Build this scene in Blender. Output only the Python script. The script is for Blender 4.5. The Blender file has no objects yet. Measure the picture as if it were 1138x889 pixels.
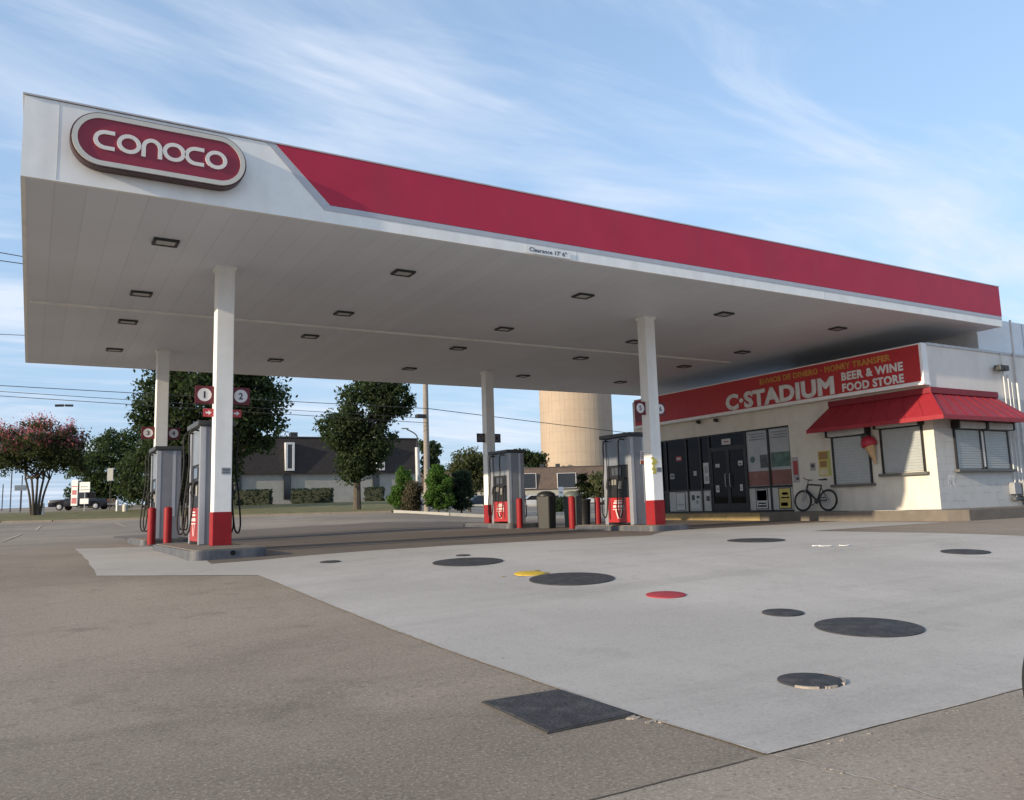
import bpy, bmesh, math, random
import numpy as np
from mathutils import Vector, Matrix

# ------------------------------------------------------------------ camera
EYE = Vector((0.3082, -12.3689, 0.6644))
RIGHT = Vector((0.86127448, -0.50728464, -0.02947149))
UP = Vector((-0.0415893, -0.1281775, 0.99087883))
FWD = Vector((0.50643519, 0.85219295, 0.13149362))
FOC = 899.909                                  # focal length in pixels of a 1138 px wide picture
S = bpy.context.scene
COL = S.collection
cam_d = bpy.data.cameras.new('camera'); cam = bpy.data.objects.new('camera', cam_d); COL.objects.link(cam)
m = Matrix((RIGHT, UP, -FWD)).transposed().to_4x4(); m.translation = EYE
cam.matrix_world = m
cam_d.sensor_width = 36; cam_d.sensor_fit = 'HORIZONTAL'; cam_d.lens = FOC*36/1138
cam_d.clip_start = 0.05; cam_d.clip_end = 4000
S.camera = cam
S.view_settings.view_transform = 'Standard'; S.view_settings.look = 'None'
S.view_settings.exposure = 1.36; S.view_settings.gamma = 1; S.view_settings.use_curve_mapping = False

# ------------------------------------------------------------------ sun and sky
SUN_EL = math.radians(14.5)
to_sun = Vector((-0.996, -0.092, 0)).normalized()*math.cos(SUN_EL) + Vector((0, 0, math.sin(SUN_EL)))
sl = bpy.data.lights.new('sun', 'SUN'); sl.energy = 2.2; sl.angle = math.radians(0.5); sl.color = (1, .84, .62)
so = bpy.data.objects.new('sun', sl); COL.objects.link(so); so.location = (-60, -8, 20)
so.rotation_euler = (-to_sun).to_track_quat('-Z', 'Y').to_euler()
W = bpy.data.worlds.new('World'); S.world = W; W.use_nodes = True
wn = W.node_tree; wn.nodes.clear()
def N(t, ty, **kw):
    n = t.nodes.new(ty)
    for k, v in kw.items():
        if k.startswith('in_'):
            n.inputs[int(k[3:]) if k[3:].isdigit() else k[3:]].default_value = v
        else: setattr(n, k, v)
    return n
wo = N(wn, 'ShaderNodeOutputWorld'); bg = N(wn, 'ShaderNodeBackground'); bg.inputs[1].default_value = 0.15
sky = N(wn, 'ShaderNodeTexSky'); sky.sky_type = 'NISHITA'; sky.sun_disc = False
sky.sun_elevation = SUN_EL; sky.sun_rotation = math.atan2(to_sun.x, to_sun.y)
sky.altitude = 100; sky.air_density = 1.0; sky.dust_density = 0.6; sky.ozone_density = 2.0
tc = N(wn, 'ShaderNodeTexCoord'); sep = N(wn, 'ShaderNodeSeparateXYZ')
wn.links.new(tc.outputs['Generated'], sep.inputs[0])
def wm(op, a, b):
    n = N(wn, 'ShaderNodeMath', operation=op)
    for i, v in enumerate((a, b)):
        if isinstance(v, (int, float)): n.inputs[i].default_value = v
        elif v is not None: wn.links.new(v, n.inputs[i])
    return n.outputs[0]
zc = wm('ADD', wm('MAXIMUM', sep.outputs[2], 0.0), 0.12)
cmb = N(wn, 'ShaderNodeCombineXYZ')
wn.links.new(wm('DIVIDE', sep.outputs[0], zc), cmb.inputs[0]); wn.links.new(wm('DIVIDE', sep.outputs[1], zc), cmb.inputs[1])
def cloud(rot, sc, nscale, lo, hi, off):
    mp = N(wn, 'ShaderNodeMapping'); mp.inputs['Rotation'].default_value = (0, 0, math.radians(rot)); mp.inputs['Scale'].default_value = sc
    mp.inputs['Location'].default_value = off
    wn.links.new(cmb.outputs[0], mp.inputs[0])
    nz = N(wn, 'ShaderNodeTexNoise'); nz.inputs['Scale'].default_value = nscale; nz.inputs['Detail'].default_value = 9
    nz.inputs['Roughness'].default_value = .56; nz.inputs['Distortion'].default_value = .55
    wn.links.new(mp.outputs[0], nz.inputs['Vector'])
    mr = N(wn, 'ShaderNodeMapRange'); mr.interpolation_type = 'SMOOTHSTEP'
    mr.inputs['From Min'].default_value = lo; mr.inputs['From Max'].default_value = hi
    wn.links.new(nz.outputs['Fac'], mr.inputs['Value'])
    return mr.outputs[0]
c1 = cloud(20, (0.7, 1.5, 1), 0.9, .44, .66, (-4.3, 3.1, 0))
c2 = cloud(12, (0.5, 1.9, 1), 2.6, .45, .70, (-2.2, -3.4, 0))
cf = wm('MINIMUM', wm('ADD', wm('MULTIPLY', c1, .62), wm('MULTIPLY', c2, .38)), .85)
mx = N(wn, 'ShaderNodeMix'); mx.data_type = 'RGBA'
wn.links.new(cf, mx.inputs['Factor']); tint = N(wn, 'ShaderNodeVectorMath', operation='MULTIPLY'); tint.inputs[1].default_value = (1.0, .90, .83)
wn.links.new(sky.outputs[0], tint.inputs[0]); mh = N(wn, 'ShaderNodeMix'); mh.data_type = 'RGBA'               # pale blue air low over the horizon
mx.inputs['B'].default_value = (2.15, 2.36, 2.72, 1)
wn.links.new(wm('MAXIMUM', wm('SUBTRACT', .92, wm('MULTIPLY', sep.outputs[2], 1.0)), 0.0), mh.inputs['Factor'])
wn.links.new(tint.outputs[0], mh.inputs['A']); mh.inputs['B'].default_value = (.92, 1.38, 2.06, 1)
wn.links.new(mh.outputs['Result'], mx.inputs['A']); wn.links.new(mx.outputs['Result'], bg.inputs[0]); wn.links.new(bg.outputs[0], wo.inputs[0])

# ------------------------------------------------------------------ helpers
random.seed(7); RNG = np.random.default_rng(11)
def ray(u, v): return FWD + RIGHT*((u-569)/FOC) - UP*((v-444.5)/FOC)
def at(u, v, d): return EYE + ray(u, v)*d
def on_axis(u, v, ax, val):
    r = ray(u, v); return EYE + r*((val-EYE[ax])/r[ax])
FH = Vector((0.5109, 0.8597)); RH = Vector((0.8597, -0.5109))
def sstep(a, b, t):
    t = np.clip((t-a)/(b-a), 0, 1); return t*t*(3-2*t)
def gz(x, y):                                   # the lie of the land
    x = np.asarray(x, float); y = np.asarray(y, float)
    d = (x-EYE.x)*FH.x + (y-EYE.y)*FH.y; l = (x-EYE.x)*RH.x + (y-EYE.y)*RH.y
    z = -.42 + .42*sstep(4, 15, d)
    e = np.clip(d-20, 0, None); e = np.where(e < 6, e*e/12, e-3); e = np.minimum(e, 95)
    r = l/np.maximum(d, 5)
    k = .029 + (.0075-.029)*sstep(-.16, -.01, r)
    return z + k*e
def G(x, y): return float(gz(x, y))
def ground_at(u, d):                            # point of the ground at depth d in the direction of column u
    v = 560
    for _ in range(12):
        P = at(u, v, d); v += (P.z-G(P.x, P.y))*FOC/d
    return Vector((P.x, P.y, G(P.x, P.y)))
def mpx(d): return d/FOC

MATS = {}
def mat(name, col, rough=.6, metal=0., var=.12, vscale=6., bump=0., bscale=60., spec=.4, dirt=None, coat=0., trans=0.):
    if name in MATS: return MATS[name]
    M = bpy.data.materials.new(name); M.use_nodes = True; t = M.node_tree; b = t.nodes['Principled BSDF']
    b.inputs['Roughness'].default_value = rough; b.inputs['Metallic'].default_value = metal
    b.inputs['Specular IOR Level'].default_value = spec; b.inputs['Coat Weight'].default_value = coat
    co = N(t, 'ShaderNodeTexCoord')
    nz = N(t, 'ShaderNodeTexNoise'); nz.inputs['Scale'].default_value = vscale; nz.inputs['Detail'].default_value = 6; nz.inputs['Roughness'].default_value = .62
    t.links.new(co.outputs['Object'], nz.inputs['Vector'])
    mr = N(t, 'ShaderNodeMapRange'); mr.inputs['From Min'].default_value = .3; mr.inputs['From Max'].default_value = .7
    mr.inputs['To Min'].default_value = 1-var; mr.inputs['To Max'].default_value = 1+var
    t.links.new(nz.outputs['Fac'], mr.inputs['Value'])
    vm = N(t, 'ShaderNodeVectorMath', operation='SCALE'); vm.inputs[0].default_value = col
    t.links.new(mr.outputs[0], vm.inputs['Scale'])
    out = vm.outputs[0]
    if dirt:                                    # (colour, amount, scale): streaks of grime
        mp = N(t, 'ShaderNodeMapping'); mp.inputs['Scale'].default_value = (1, 1, .18)
        t.links.new(co.outputs['Object'], mp.inputs[0])
        n2 = N(t, 'ShaderNodeTexNoise'); n2.inputs['Scale'].default_value = dirt[2]; n2.inputs['Detail'].default_value = 7
        t.links.new(mp.outputs[0], n2.inputs['Vector'])
        m2 = N(t, 'ShaderNodeMapRange'); m2.inputs['From Min'].default_value = .5; m2.inputs['From Max'].default_value = .75; m2.inputs['To Max'].default_value = dirt[1]
        t.links.new(n2.outputs['Fac'], m2.inputs['Value'])
        x = N(t, 'ShaderNodeMix'); x.data_type = 'RGBA'; x.inputs['B'].default_value = (*dirt[0], 1)
        t.links.new(m2.outputs[0], x.inputs['Factor']); t.links.new(out, x.inputs['A']); out = x.outputs['Result']
    t.links.new(out, b.inputs['Base Color'])
    if bump:
        n3 = N(t, 'ShaderNodeTexNoise'); n3.inputs['Scale'].default_value = bscale; n3.inputs['Detail'].default_value = 4
        t.links.new(co.outputs['Object'], n3.inputs['Vector'])
        bp = N(t, 'ShaderNodeBump'); bp.inputs['Strength'].default_value = bump; bp.inputs['Distance'].default_value = .02
        t.links.new(n3.outputs['Fac'], bp.inputs['Height']); t.links.new(bp.outputs[0], b.inputs['Normal'])
    if trans: b.inputs['Subsurface Weight'].default_value = 0
    MATS[name] = M; return M

class MB:
    def __init__(s): s.b = bmesh.new()
    def _add(s, verts, faces):
        vs = [s.b.verts.new(v) for v in verts]
        for f in faces:
            try: s.b.faces.new([vs[i] for i in f])
            except ValueError: pass
        return s
    def box(s, lo, hi, bev=0., M=None):
        t = bmesh.new(); bmesh.ops.create_cube(t, size=1)
        lo = Vector(lo); hi = Vector(hi)
        for v in t.verts: v.co = Vector(((lo[i]+hi[i])/2 + v.co[i]*(hi[i]-lo[i]) for i in range(3)))
        if bev: bmesh.ops.bevel(t, geom=list(t.edges), offset=bev, segments=2, profile=.6, affect='EDGES')
        if M: bmesh.ops.transform(t, matrix=M, verts=t.verts)
        return s.merge(t)
    def merge(s, t):
        t.verts.index_update(); s._add([v.co.copy() for v in t.verts], [[v.index for v in f.verts] for f in t.faces]); t.free(); return s
    def prism(s, pts, fn, a, b, bev=0.):        # 2D outline pts, fn(p, q, h) -> 3D, between h = a and b
        n = len(pts)
        t = bmesh.new()
        v0 = [t.verts.new(fn(p, q, a)) for p, q in pts]; v1 = [t.verts.new(fn(p, q, b)) for p, q in pts]
        t.faces.new(v0[::-1]); t.faces.new(v1)
        for i in range(n): t.faces.new((v0[i], v0[(i+1) % n], v1[(i+1) % n], v1[i]))
        bmesh.ops.recalc_face_normals(t, faces=t.faces)
        if bev: bmesh.ops.bevel(t, geom=list(t.edges), offset=bev, segments=2, profile=.6, affect='EDGES')
        return s.merge(t)
    def tube(s, pts, r, n=10, cap=True):
        pts = [Vector(p) for p in pts]; rs = r if hasattr(r, '__len__') else [r]*len(pts)
        rings = []; prev = None
        for i, p in enumerate(pts):
            d = (pts[min(i+1, len(pts)-1)]-pts[max(i-1, 0)]).normalized()
            if prev is None:
                a = d.orthogonal().normalized()
            else:
                a = (prev - d*prev.dot(d)); a = a.normalized() if a.length > 1e-6 else d.orthogonal().normalized()
            prev = a; c = d.cross(a)
            rings.append([s.b.verts.new(p + (a*math.cos(2*math.pi*k/n) + c*math.sin(2*math.pi*k/n))*rs[i]) for k in range(n)])
        for A, B in zip(rings, rings[1:]):
            for k in range(n): s.b.faces.new((A[k], A[(k+1) % n], B[(k+1) % n], B[k]))
        if cap:
            s.b.faces.new(rings[0][::-1]); s.b.faces.new(rings[-1])
        return s
    def lathe(s, prof, n=24, c=(0, 0, 0), fn=None):   # prof of (r, z) revolved about z
        c = Vector(c); rings = []
        for r, z in prof:
            rings.append([s.b.verts.new((fn(r*math.cos(2*math.pi*k/n), r*math.sin(2*math.pi*k/n), z) if fn else c+Vector((r*math.cos(2*math.pi*k/n), r*math.sin(2*math.pi*k/n), z)))) for k in range(n)])
        for A, B in zip(rings, rings[1:]):
            for k in range(n): s.b.faces.new((A[k], A[(k+1) % n], B[(k+1) % n], B[k]))
        s.b.faces.new(rings[0][::-1]); s.b.faces.new(rings[-1])
        return s
    def ribbon(s, pts, w, fn, a, b, closed=False):    # thick stroke along 2D pts
        P = [Vector(p) for p in pts]; L = []; Rr = []; n = len(P)
        for i in range(n):
            d = (P[(i+1) % n] if closed or i < n-1 else P[i]) - (P[i-1] if closed or i > 0 else P[i]); d.normalize()
            q = Vector((-d.y, d.x)); L.append(P[i]+q*w/2); Rr.append(P[i]-q*w/2)
        V = {}
        for k, arr in (('L', L), ('R', Rr)):
            for h in (a, b): V[k, h] = [s.b.verts.new(fn(p.x, p.y, h)) for p in arr]
        rng = range(n if closed else n-1)
        for i in rng:
            j = (i+1) % n
            for q in ((V['L', b], V['R', b]), (V['R', a], V['L', a]), (V['L', a], V['L', b]), (V['R', b], V['R', a])):
                s.b.faces.new((q[0][i], q[0][j], q[1][j], q[1][i]))
        if not closed:
            for i in (0, n-1): s.b.faces.new((V['L', a][i], V['L', b][i], V['R', b][i], V['R', a][i]))
        return s
    def build(s, name, material, parent=None, label=None, smooth=False, recalc=True, kind=None):
        if recalc: bmesh.ops.recalc_face_normals(s.b, faces=s.b.faces)
        me = bpy.data.meshes.new(name); s.b.to_mesh(me); s.b.free()
        me.materials.append(material)
        o = bpy.data.objects.new(name, me); COL.objects.link(o)
        if parent: o.parent = parent
        if smooth:
            me.polygons.foreach_set('use_smooth', [True]*len(me.polygons))
            try: me.set_sharp_from_angle(angle=math.radians(38))
            except Exception: pass
        if label: o['label'] = label
        if kind: o['kind'] = kind
        return o
def thing(name, label, cat, loc=(0, 0, 0), rz=0., group=None):
    o = bpy.data.objects.new(name, None); COL.objects.link(o); o.location = loc; o.rotation_euler = (0, 0, rz)
    o.empty_display_size = .2
    o['label'] = label; o['category'] = cat
    if group: o['group'] = group
    return o
def tag(o, label, cat, group=None):
    o['label'] = label; o['category'] = cat
    if group: o['group'] = group
    return o
def dup(root, label, loc, rz=None):
    r = root.copy(); COL.objects.link(r); r.location = loc; r['label'] = label
    if rz is not None: r.rotation_euler = (0, 0, rz)
    for ch in list(root.children):
        c = ch.copy(); COL.objects.link(c); c.parent = r
        for g in list(ch.children):
            d = g.copy(); COL.objects.link(d); d.parent = c
    return r
def text_mesh(name, txt, w, h, fn, depth, material, parent, bold=.0, spacing=1.):
    cu = bpy.data.curves.new(name, 'FONT'); cu.body = txt; cu.size = 1; cu.extrude = .5; cu.bevel_depth = bold; cu.bevel_resolution = 0; cu.space_character = spacing; cu.resolution_u = 3
    t = bpy.data.objects.new(name, cu); COL.objects.link(t); bpy.context.view_layer.update()
    me = bpy.data.meshes.new_from_object(t.evaluated_get(bpy.context.evaluated_depsgraph_get()))
    bpy.data.objects.remove(t); bpy.data.curves.remove(cu)
    c = np.array([v.co[:] for v in me.vertices]); lo = c.min(0); hi = c.max(0)
    for v in me.vertices:
        x = (v.co.x-lo[0])/(hi[0]-lo[0])*w; y = (v.co.y-lo[1])/(hi[1]-lo[1])*h; z = (v.co.z-lo[2])/(hi[2]-lo[2])*depth
        v.co = fn(x, y, z)
    me.name = name; me.materials.clear(); me.materials.append(material)
    o = bpy.data.objects.new(name, me); COL.objects.link(o)
    if parent: o.parent = parent
    return o

# ------------------------------------------------------------------ materials
white_paint = mat('white_paint', (.86, .855, .83), .42, var=.05, vscale=3, dirt=((.42, .40, .36), .22, 2.2))
soffit_white = None
red_paint = mat('red_paint', (.42, .022, .045), .38, var=.07, vscale=2, coat=.2)
fascia_red = mat('fascia_red', (.46, .028, .066), .5, var=.08, vscale=1.2, spec=.25, dirt=((.30, .05, .075), .35, 1.6))
base_red = mat('base_red', (.27, .016, .021), .55, spec=.2, var=.12, vscale=5, dirt=((.16, .05, .04), .4, 6))
silver = mat('silver_trim', (.46, .46, .49), .4, .25, var=.06)
dark_metal = mat('dark_metal', (.045, .047, .05), .5, .3, var=.2)
black_plastic = mat('black_plastic', (.018, .018, .02), .45, var=.2)
rubber = mat('rubber', (.02, .02, .021), .75, var=.2, vscale=30)
pump_grey = mat('pump_grey', (.27, .28, .31), .45, .2, var=.06, vscale=4, dirt=((.16, .15, .15), .3, 5))
pump_light = mat('pump_light_grey', (.50, .52, .56), .4, .2, var=.05)
steel_kerb = mat('steel_kerb', (.10, .105, .12), .55, .3, var=.25, vscale=5, dirt=((.22, .21, .19), .5, 7))
iron = mat('cast_iron', (.040, .041, .044), .75, .05, var=.4, vscale=7, bump=.6, bscale=45, dirt=((.11, .10, .095), .55, 9))
cream_wall = mat('cream_wall', (.68, .64, .56), .8, var=.06, vscale=2.5, bump=.35, bscale=24, dirt=((.40, .35, .27), .35, 1.8))
wall_white = mat('wall_white', (.78, .74, .68), .8, var=.05, vscale=2, bump=.15, bscale=30, dirt=((.46, .44, .40), .3, 1.5))
metal_white = mat('metal_white', (.72, .74, .76), .45, .1, var=.05)
shutter_grey = mat('shutter_grey', (.41, .43, .425), .45, .2, var=.06)
frame_dark = mat('frame_dark', (.028, .026, .026), .4, .4, var=.15)
concrete_kerb = mat('concrete_kerb', (.165, .142, .118), .85, var=.15, vscale=3, bump=.3, bscale=40)
yellow_paint = mat('yellow_paint', (.36, .265, .12), .7, var=.22, vscale=5)
awning_red = mat('awning_red', (.30, .022, .032), .55, var=.12, vscale=2.5)
chalk_white = mat('chalk_white', (.80, .80, .78), .6, var=.03)
cream_letter = mat('cream_letter', (.74, .70, .66), .5, var=.03)
sign_red = mat('sign_red', (.46, .030, .034), .5, var=.08, vscale=1.6)
grey_body = mat('grey_plastic', (.022, .022, .022), .5, var=.12)

def concrete(name, c0, c1, speck, stain, dark, sc=1., bump=.25, wet=.85, grain=.5):
    M = bpy.data.materials.new(name); M.use_nodes = True; t = M.node_tree; b = t.nodes['Principled BSDF']
    b.inputs['Roughness'].default_value = wet; b.inputs['Specular IOR Level'].default_value = .3
    co = N(t, 'ShaderNodeTexCoord')
    def nz(scale, detail=6, rough=.6, src=None, dist=0.):
        n = N(t, 'ShaderNodeTexNoise'); n.inputs['Scale'].default_value = scale; n.inputs['Detail'].default_value = detail; n.inputs['Roughness'].default_value = rough; n.inputs['Distortion'].default_value = dist
        t.links.new(src or co.outputs['Object'], n.inputs['Vector']); return n.outputs['Fac']
    def rng(v, a, b_, c, d):
        n = N(t, 'ShaderNodeMapRange'); n.interpolation_type = 'SMOOTHSTEP'
        for k, x in zip(('From Min', 'From Max', 'To Min', 'To Max'), (a, b_, c, d)): n.inputs[k].default_value = x
        t.links.new(v, n.inputs['Value']); return n.outputs[0]
    def mix(f, A, B):
        n = N(t, 'ShaderNodeMix'); n.data_type = 'RGBA'; t.links.new(f, n.inputs['Factor'])
        for k, x in (('A', A), ('B', B)):
            if isinstance(x, tuple): n.inputs[k].default_value = (*x, 1)
            else: t.links.new(x, n.inputs[k])
        return n.outputs['Result']
    base = mix(rng(nz(.16*sc, 7, .62, dist=.4), .36, .64, 0, 1), c0, c1)
    base = mix(rng(nz(.55*sc, 8, .68), .52, .74, 0, .55), base, stain)
    mp = N(t, 'ShaderNodeMapping'); mp.inputs['Scale'].default_value = (.22, 2.2, 1); t.links.new(co.outputs['Object'], mp.inputs[0])
    base = mix(rng(nz(.8*sc, 6, .6, mp.outputs[0]), .5, .78, 0, .45), base, stain)
    mp2 = N(t, 'ShaderNodeMapping'); mp2.inputs['Scale'].default_value = (1.7, .25, 1); t.links.new(co.outputs['Object'], mp2.inputs[0])
    base = mix(rng(nz(.6*sc, 6, .6, mp2.outputs[0]), .55, .8, 0, .3), base, speck)
    fine = nz(55, 3, .7)
    base = mix(rng(fine, .50, .66, 0, grain), base, speck)
    base = mix(rng(nz(38, 4, .8), .52, .66, 0, grain), base, dark)
    base = mix(rng(nz(9, 5, .75), .54, .72, 0, .4), base, stain)
    base = mix(rng(nz(2.2, 6, .7), .56, .70, 0, .35), base, stain)
    vo = N(t, 'ShaderNodeTexVoronoi'); vo.inputs['Scale'].default_value = 1.15; vo.inputs['Randomness'].default_value = 1
    t.links.new(co.outputs['Object'], vo.inputs['Vector'])
    sp = N(t, 'ShaderNodeSeparateColor'); t.links.new(vo.outputs['Color'], sp.inputs[0])
    thr = N(t, 'ShaderNodeMath', operation='MULTIPLY_ADD'); t.links.new(sp.outputs[0], thr.inputs[0]); thr.inputs[1].default_value = .075; thr.inputs[2].default_value = -.03
    lt = N(t, 'ShaderNodeMath', operation='LESS_THAN'); t.links.new(vo.outputs['Distance'], lt.inputs[0]); t.links.new(thr.outputs[0], lt.inputs[1])
    gm = N(t, 'ShaderNodeMath', operation='MULTIPLY'); t.links.new(lt.outputs[0], gm.inputs[0]); gm.inputs[1].default_value = .75
    base = mix(gm.outputs[0], base, (.05, .048, .05))
    t.links.new(base, b.inputs['Base Color'])
    bp = N(t, 'ShaderNodeBump'); bp.inputs['Strength'].default_value = bump; bp.inputs['Distance'].default_value = .006
    t.links.new(fine, bp.inputs['Height']); t.links.new(bp.outputs[0], b.inputs['Normal'])
    MATS[name] = M; return M
ground_m = concrete('brown_aggregate', (.20, .164, .126), (.30, .25, .196), (.42, .36, .29), (.14, .114, .09), (.085, .071, .059), bump=.35, grain=.6)
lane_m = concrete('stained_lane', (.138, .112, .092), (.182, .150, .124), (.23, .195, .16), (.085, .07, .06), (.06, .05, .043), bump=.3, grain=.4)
tan_m = concrete('tan_aggregate', (.275, .228, .178), (.37, .315, .25), (.49, .43, .355), (.175, .145, .115), (.12, .098, .078), bump=.35, grain=.6)
slab_m = concrete('pale_concrete', (.375, .352, .322), (.47, .442, .405), (.52, .49, .45), (.29, .27, .245), (.20, .185, .17), sc=1.3, bump=.2, grain=.4)
grass_m = mat('grass_blades', (.135, .122, .042), .9, var=.5, vscale=1.2, bump=.8, bscale=18)

# ------------------------------------------------------------------ ground
def mesh_grid(name, xs, ys, material, dz=0.):
    X, Y = np.meshgrid(xs, ys); Z = gz(X, Y)+dz; nx, ny = len(xs), len(ys)
    me = bpy.data.meshes.new(name)
    me.from_pydata(np.c_[X.ravel(), Y.ravel(), Z.ravel()].tolist(), [], [(j*nx+i, j*nx+i+1, (j+1)*nx+i+1, (j+1)*nx+i) for j in range(ny-1) for i in range(nx-1)])
    me.materials.append(material); me.polygons.foreach_set('use_smooth', [True]*len(me.polygons))
    o = bpy.data.objects.new(name, me); COL.objects.link(o); o['kind'] = 'structure'; return o
far = [60, 70, 80, 90, 100, 120, 140, 170, 220, 300, 450, 700, 1100]
xs = sorted(set([-v for v in far] + list(np.arange(-50, -6, 4)) + list(np.arange(-6, 30.1, .5)) + list(np.arange(32, 58, 2)) + far))
ys = sorted(set([-v for v in far] + list(np.arange(-50, -14, 4)) + list(np.arange(-14, 16.1, .5)) + list(np.arange(18, 60, 2)) + far))
mesh_grid('ground', xs, ys, ground_m)
def sheet(name, poly, dz, material, step=.5, kind='structure'):
    t = bmesh.new(); t.faces.new([t.verts.new((x, y, 0)) for x, y in poly])
    a = np.array(poly); lo = a.min(0); hi = a.max(0)
    for ax in (0, 1):
        for v in np.arange(math.floor(lo[ax]/step)*step, hi[ax]+step, step):
            n = [0, 0, 0]; n[ax] = 1; c = [0, 0, 0]; c[ax] = v
            bmesh.ops.bisect_plane(t, geom=t.verts[:]+t.edges[:]+t.faces[:], plane_co=c, plane_no=n, dist=1e-5)
    for v in t.verts: v.co.z = G(v.co.x, v.co.y)+dz
    me = bpy.data.meshes.new(name); t.to_mesh(me); t.free(); me.materials.append(material)
    for p in me.polygons: p.use_smooth = True
    o = bpy.data.objects.new(name, me); COL.objects.link(o)
    if kind: o['kind'] = kind
    return o
def jag(a, b, amp, n):
    a = Vector(a); b = Vector(b); d = b-a; q = Vector((-d.y, d.x)).normalized()
    return [tuple(a+d*(i/n)+q*random.uniform(-amp, amp)) for i in range(n)]
slab_poly = (jag((1.25, 9.6), (1.15, .41), .03, 10) + jag((1.15, .41), (2.93, -1.22), .03, 4) + jag((2.95, -1.22), (3.07, -9.76), .008, 24)
             + jag((3.07, -9.76), (13.85, -9.8), .008, 20) + jag((13.85, -9.8), (14.1, -.95), .05, 12) + jag((14.1, -.95), (20.05, -.75), .05, 6)
             + jag((20.05, 2.75), (13.6, 2.6), .08, 7) + jag((13.6, 2.6), (11.4, .9), .08, 4) + jag((11.4, .9), (7.1, 1.3), .1, 5) + jag((7.1, 1.3), (2.75, .75), .08, 6) + jag((2.75, .75), (2.75, 9.6), .05, 9))
sheet('forecourt_slab', slab_poly, .005, slab_m)
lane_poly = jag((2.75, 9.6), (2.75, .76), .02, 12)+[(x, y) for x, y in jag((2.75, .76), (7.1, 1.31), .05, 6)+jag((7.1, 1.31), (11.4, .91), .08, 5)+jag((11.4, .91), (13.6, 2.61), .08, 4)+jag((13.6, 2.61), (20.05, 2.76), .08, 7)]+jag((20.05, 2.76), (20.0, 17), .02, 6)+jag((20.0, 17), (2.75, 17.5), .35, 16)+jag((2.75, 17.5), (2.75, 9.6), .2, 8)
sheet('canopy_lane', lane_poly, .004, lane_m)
sheet('tan_paving', jag((-7, -9.70), (3.05, -9.78), .01, 14)+jag((3.05, -9.78), (14, -9.83), .01, 14)+[(14, -15), (-7, -15)], .003, tan_m)
joint_white = mat('joint_sealant', (.42, .385, .335), .8, var=.3, vscale=9)
joint_dark = mat('joint_dark', (.075, .065, .055), .9, var=.4, vscale=9)
def strip(name, pts, w, dz, material, amp=.006, n=30):
    L = []; R_ = []
    for a, b in zip(pts, pts[1:]):
        a = Vector(a); b = Vector(b); d = b-a; q = Vector((-d.y, d.x)).normalized()
        for i in range(n+1):
            p = a+d*(i/n)+q*random.uniform(-amp, amp); ww = w*random.uniform(.55, 1.25)
            L.append(p+q*ww/2); R_.append(p-q*ww/2)
    t = bmesh.new()
    A = [t.verts.new((p.x, p.y, G(p.x, p.y)+dz)) for p in L]; B = [t.verts.new((p.x, p.y, G(p.x, p.y)+dz)) for p in R_]
    for i in range(len(A)-1): t.faces.new((A[i], B[i], B[i+1], A[i+1]))
    bmesh.ops.recalc_face_normals(t, faces=t.faces)
    me = bpy.data.meshes.new(name); t.to_mesh(me); t.free(); me.materials.append(material)
    o = bpy.data.objects.new(name, me); COL.objects.link(o); o['kind'] = 'structure'; return o
strip('slab_joint', [(2.96, -2.2), (3.07, -9.76)], .016, .008, joint_white)
strip('slab_joint', [(3.07, -9.77), (13.85, -9.8)], .015, .008, joint_white)
strip('pavement_joint', [(3.09, -9.80), (3.32, -11.6)], .010, .006, joint_white, .012)
strip('pavement_joint', [(3.0, -9.78), (-4, -9.72)], .010, .006, joint_dark, .006)
strip('pavement_joint', [(-1.2, 16), (-1.6, -2)], .03, .006, joint_dark, .03)

def crack(x, y, a, n, st):
    P = [(x, y)]
    for k in range(n):
        a += random.uniform(-.5, .5); x += st*math.cos(a); y += st*math.sin(a); P.append((x, y))
    strip('pavement_crack', P, .007, .006, joint_dark, .006, 4)
random.seed(31)
crack(1.0, -9.2, -.6, 7, .22); crack(-2.6, 3.0, 1.2, 10, .6); crack(8.5, 5.2, .5, 12, .7)

# grass verge along the far side of the lot, with its kerb
def verge(name, uds_near, uds_far):
    P = [ground_at(u, d) for u, d in uds_near] + [ground_at(u, d) for u, d in uds_far[::-1]]
    return sheet(name, [(p.x, p.y) for p in P], .05, grass_m, 2.)
verge('grass_verge', [(-160, 47), (60, 44.5), (175, 44), (300, 43.6), (437, 43.2)], [(-200, 74), (60, 73), (175, 73), (300, 76), (455, 78)])
def kerb(name, uds, w, h, material):
    mb = MB(); P = [ground_at(u, d) for u, d in uds]
    for a, b in zip(P, P[1:]):
        d = (b-a); d.z = 0; L = d.length; d.normalize(); q = Vector((-d.y, d.x, 0)); n = max(1, int(L/3))
        for i in range(n):
            A = a.lerp(b, i/n); B = a.lerp(b, (i+1)/n-.004); A.z = G(A.x, A.y); B.z = G(B.x, B.y)
            vs = [A-q*w/2, A+q*w/2, B+q*w/2, B-q*w/2]; up = Vector((0, 0, h))
            mb._add([v-up for v in vs]+[v+up for v in vs], [(0, 1, 2, 3), (4, 5, 6, 7), (0, 1, 5, 4), (1, 2, 6, 5), (2, 3, 7, 6), (3, 0, 4, 7)])
    return mb.build(name, material, kind='structure')
kerb('kerb', [(-160, 46.9), (60, 44.4), (175, 43.9), (300, 43.5), (436, 43.1)], .18, .10, concrete_kerb)
kerb('kerb', [(438, 42.4), (500, 42.2), (545, 42.6), (640, 47)], .3, .15, mat('pale_kerb', (.5, .48, .42), .8, var=.12))
lot_line = mat('lot_line', (.40, .34, .25), .8, var=.3, vscale=4)
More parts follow.
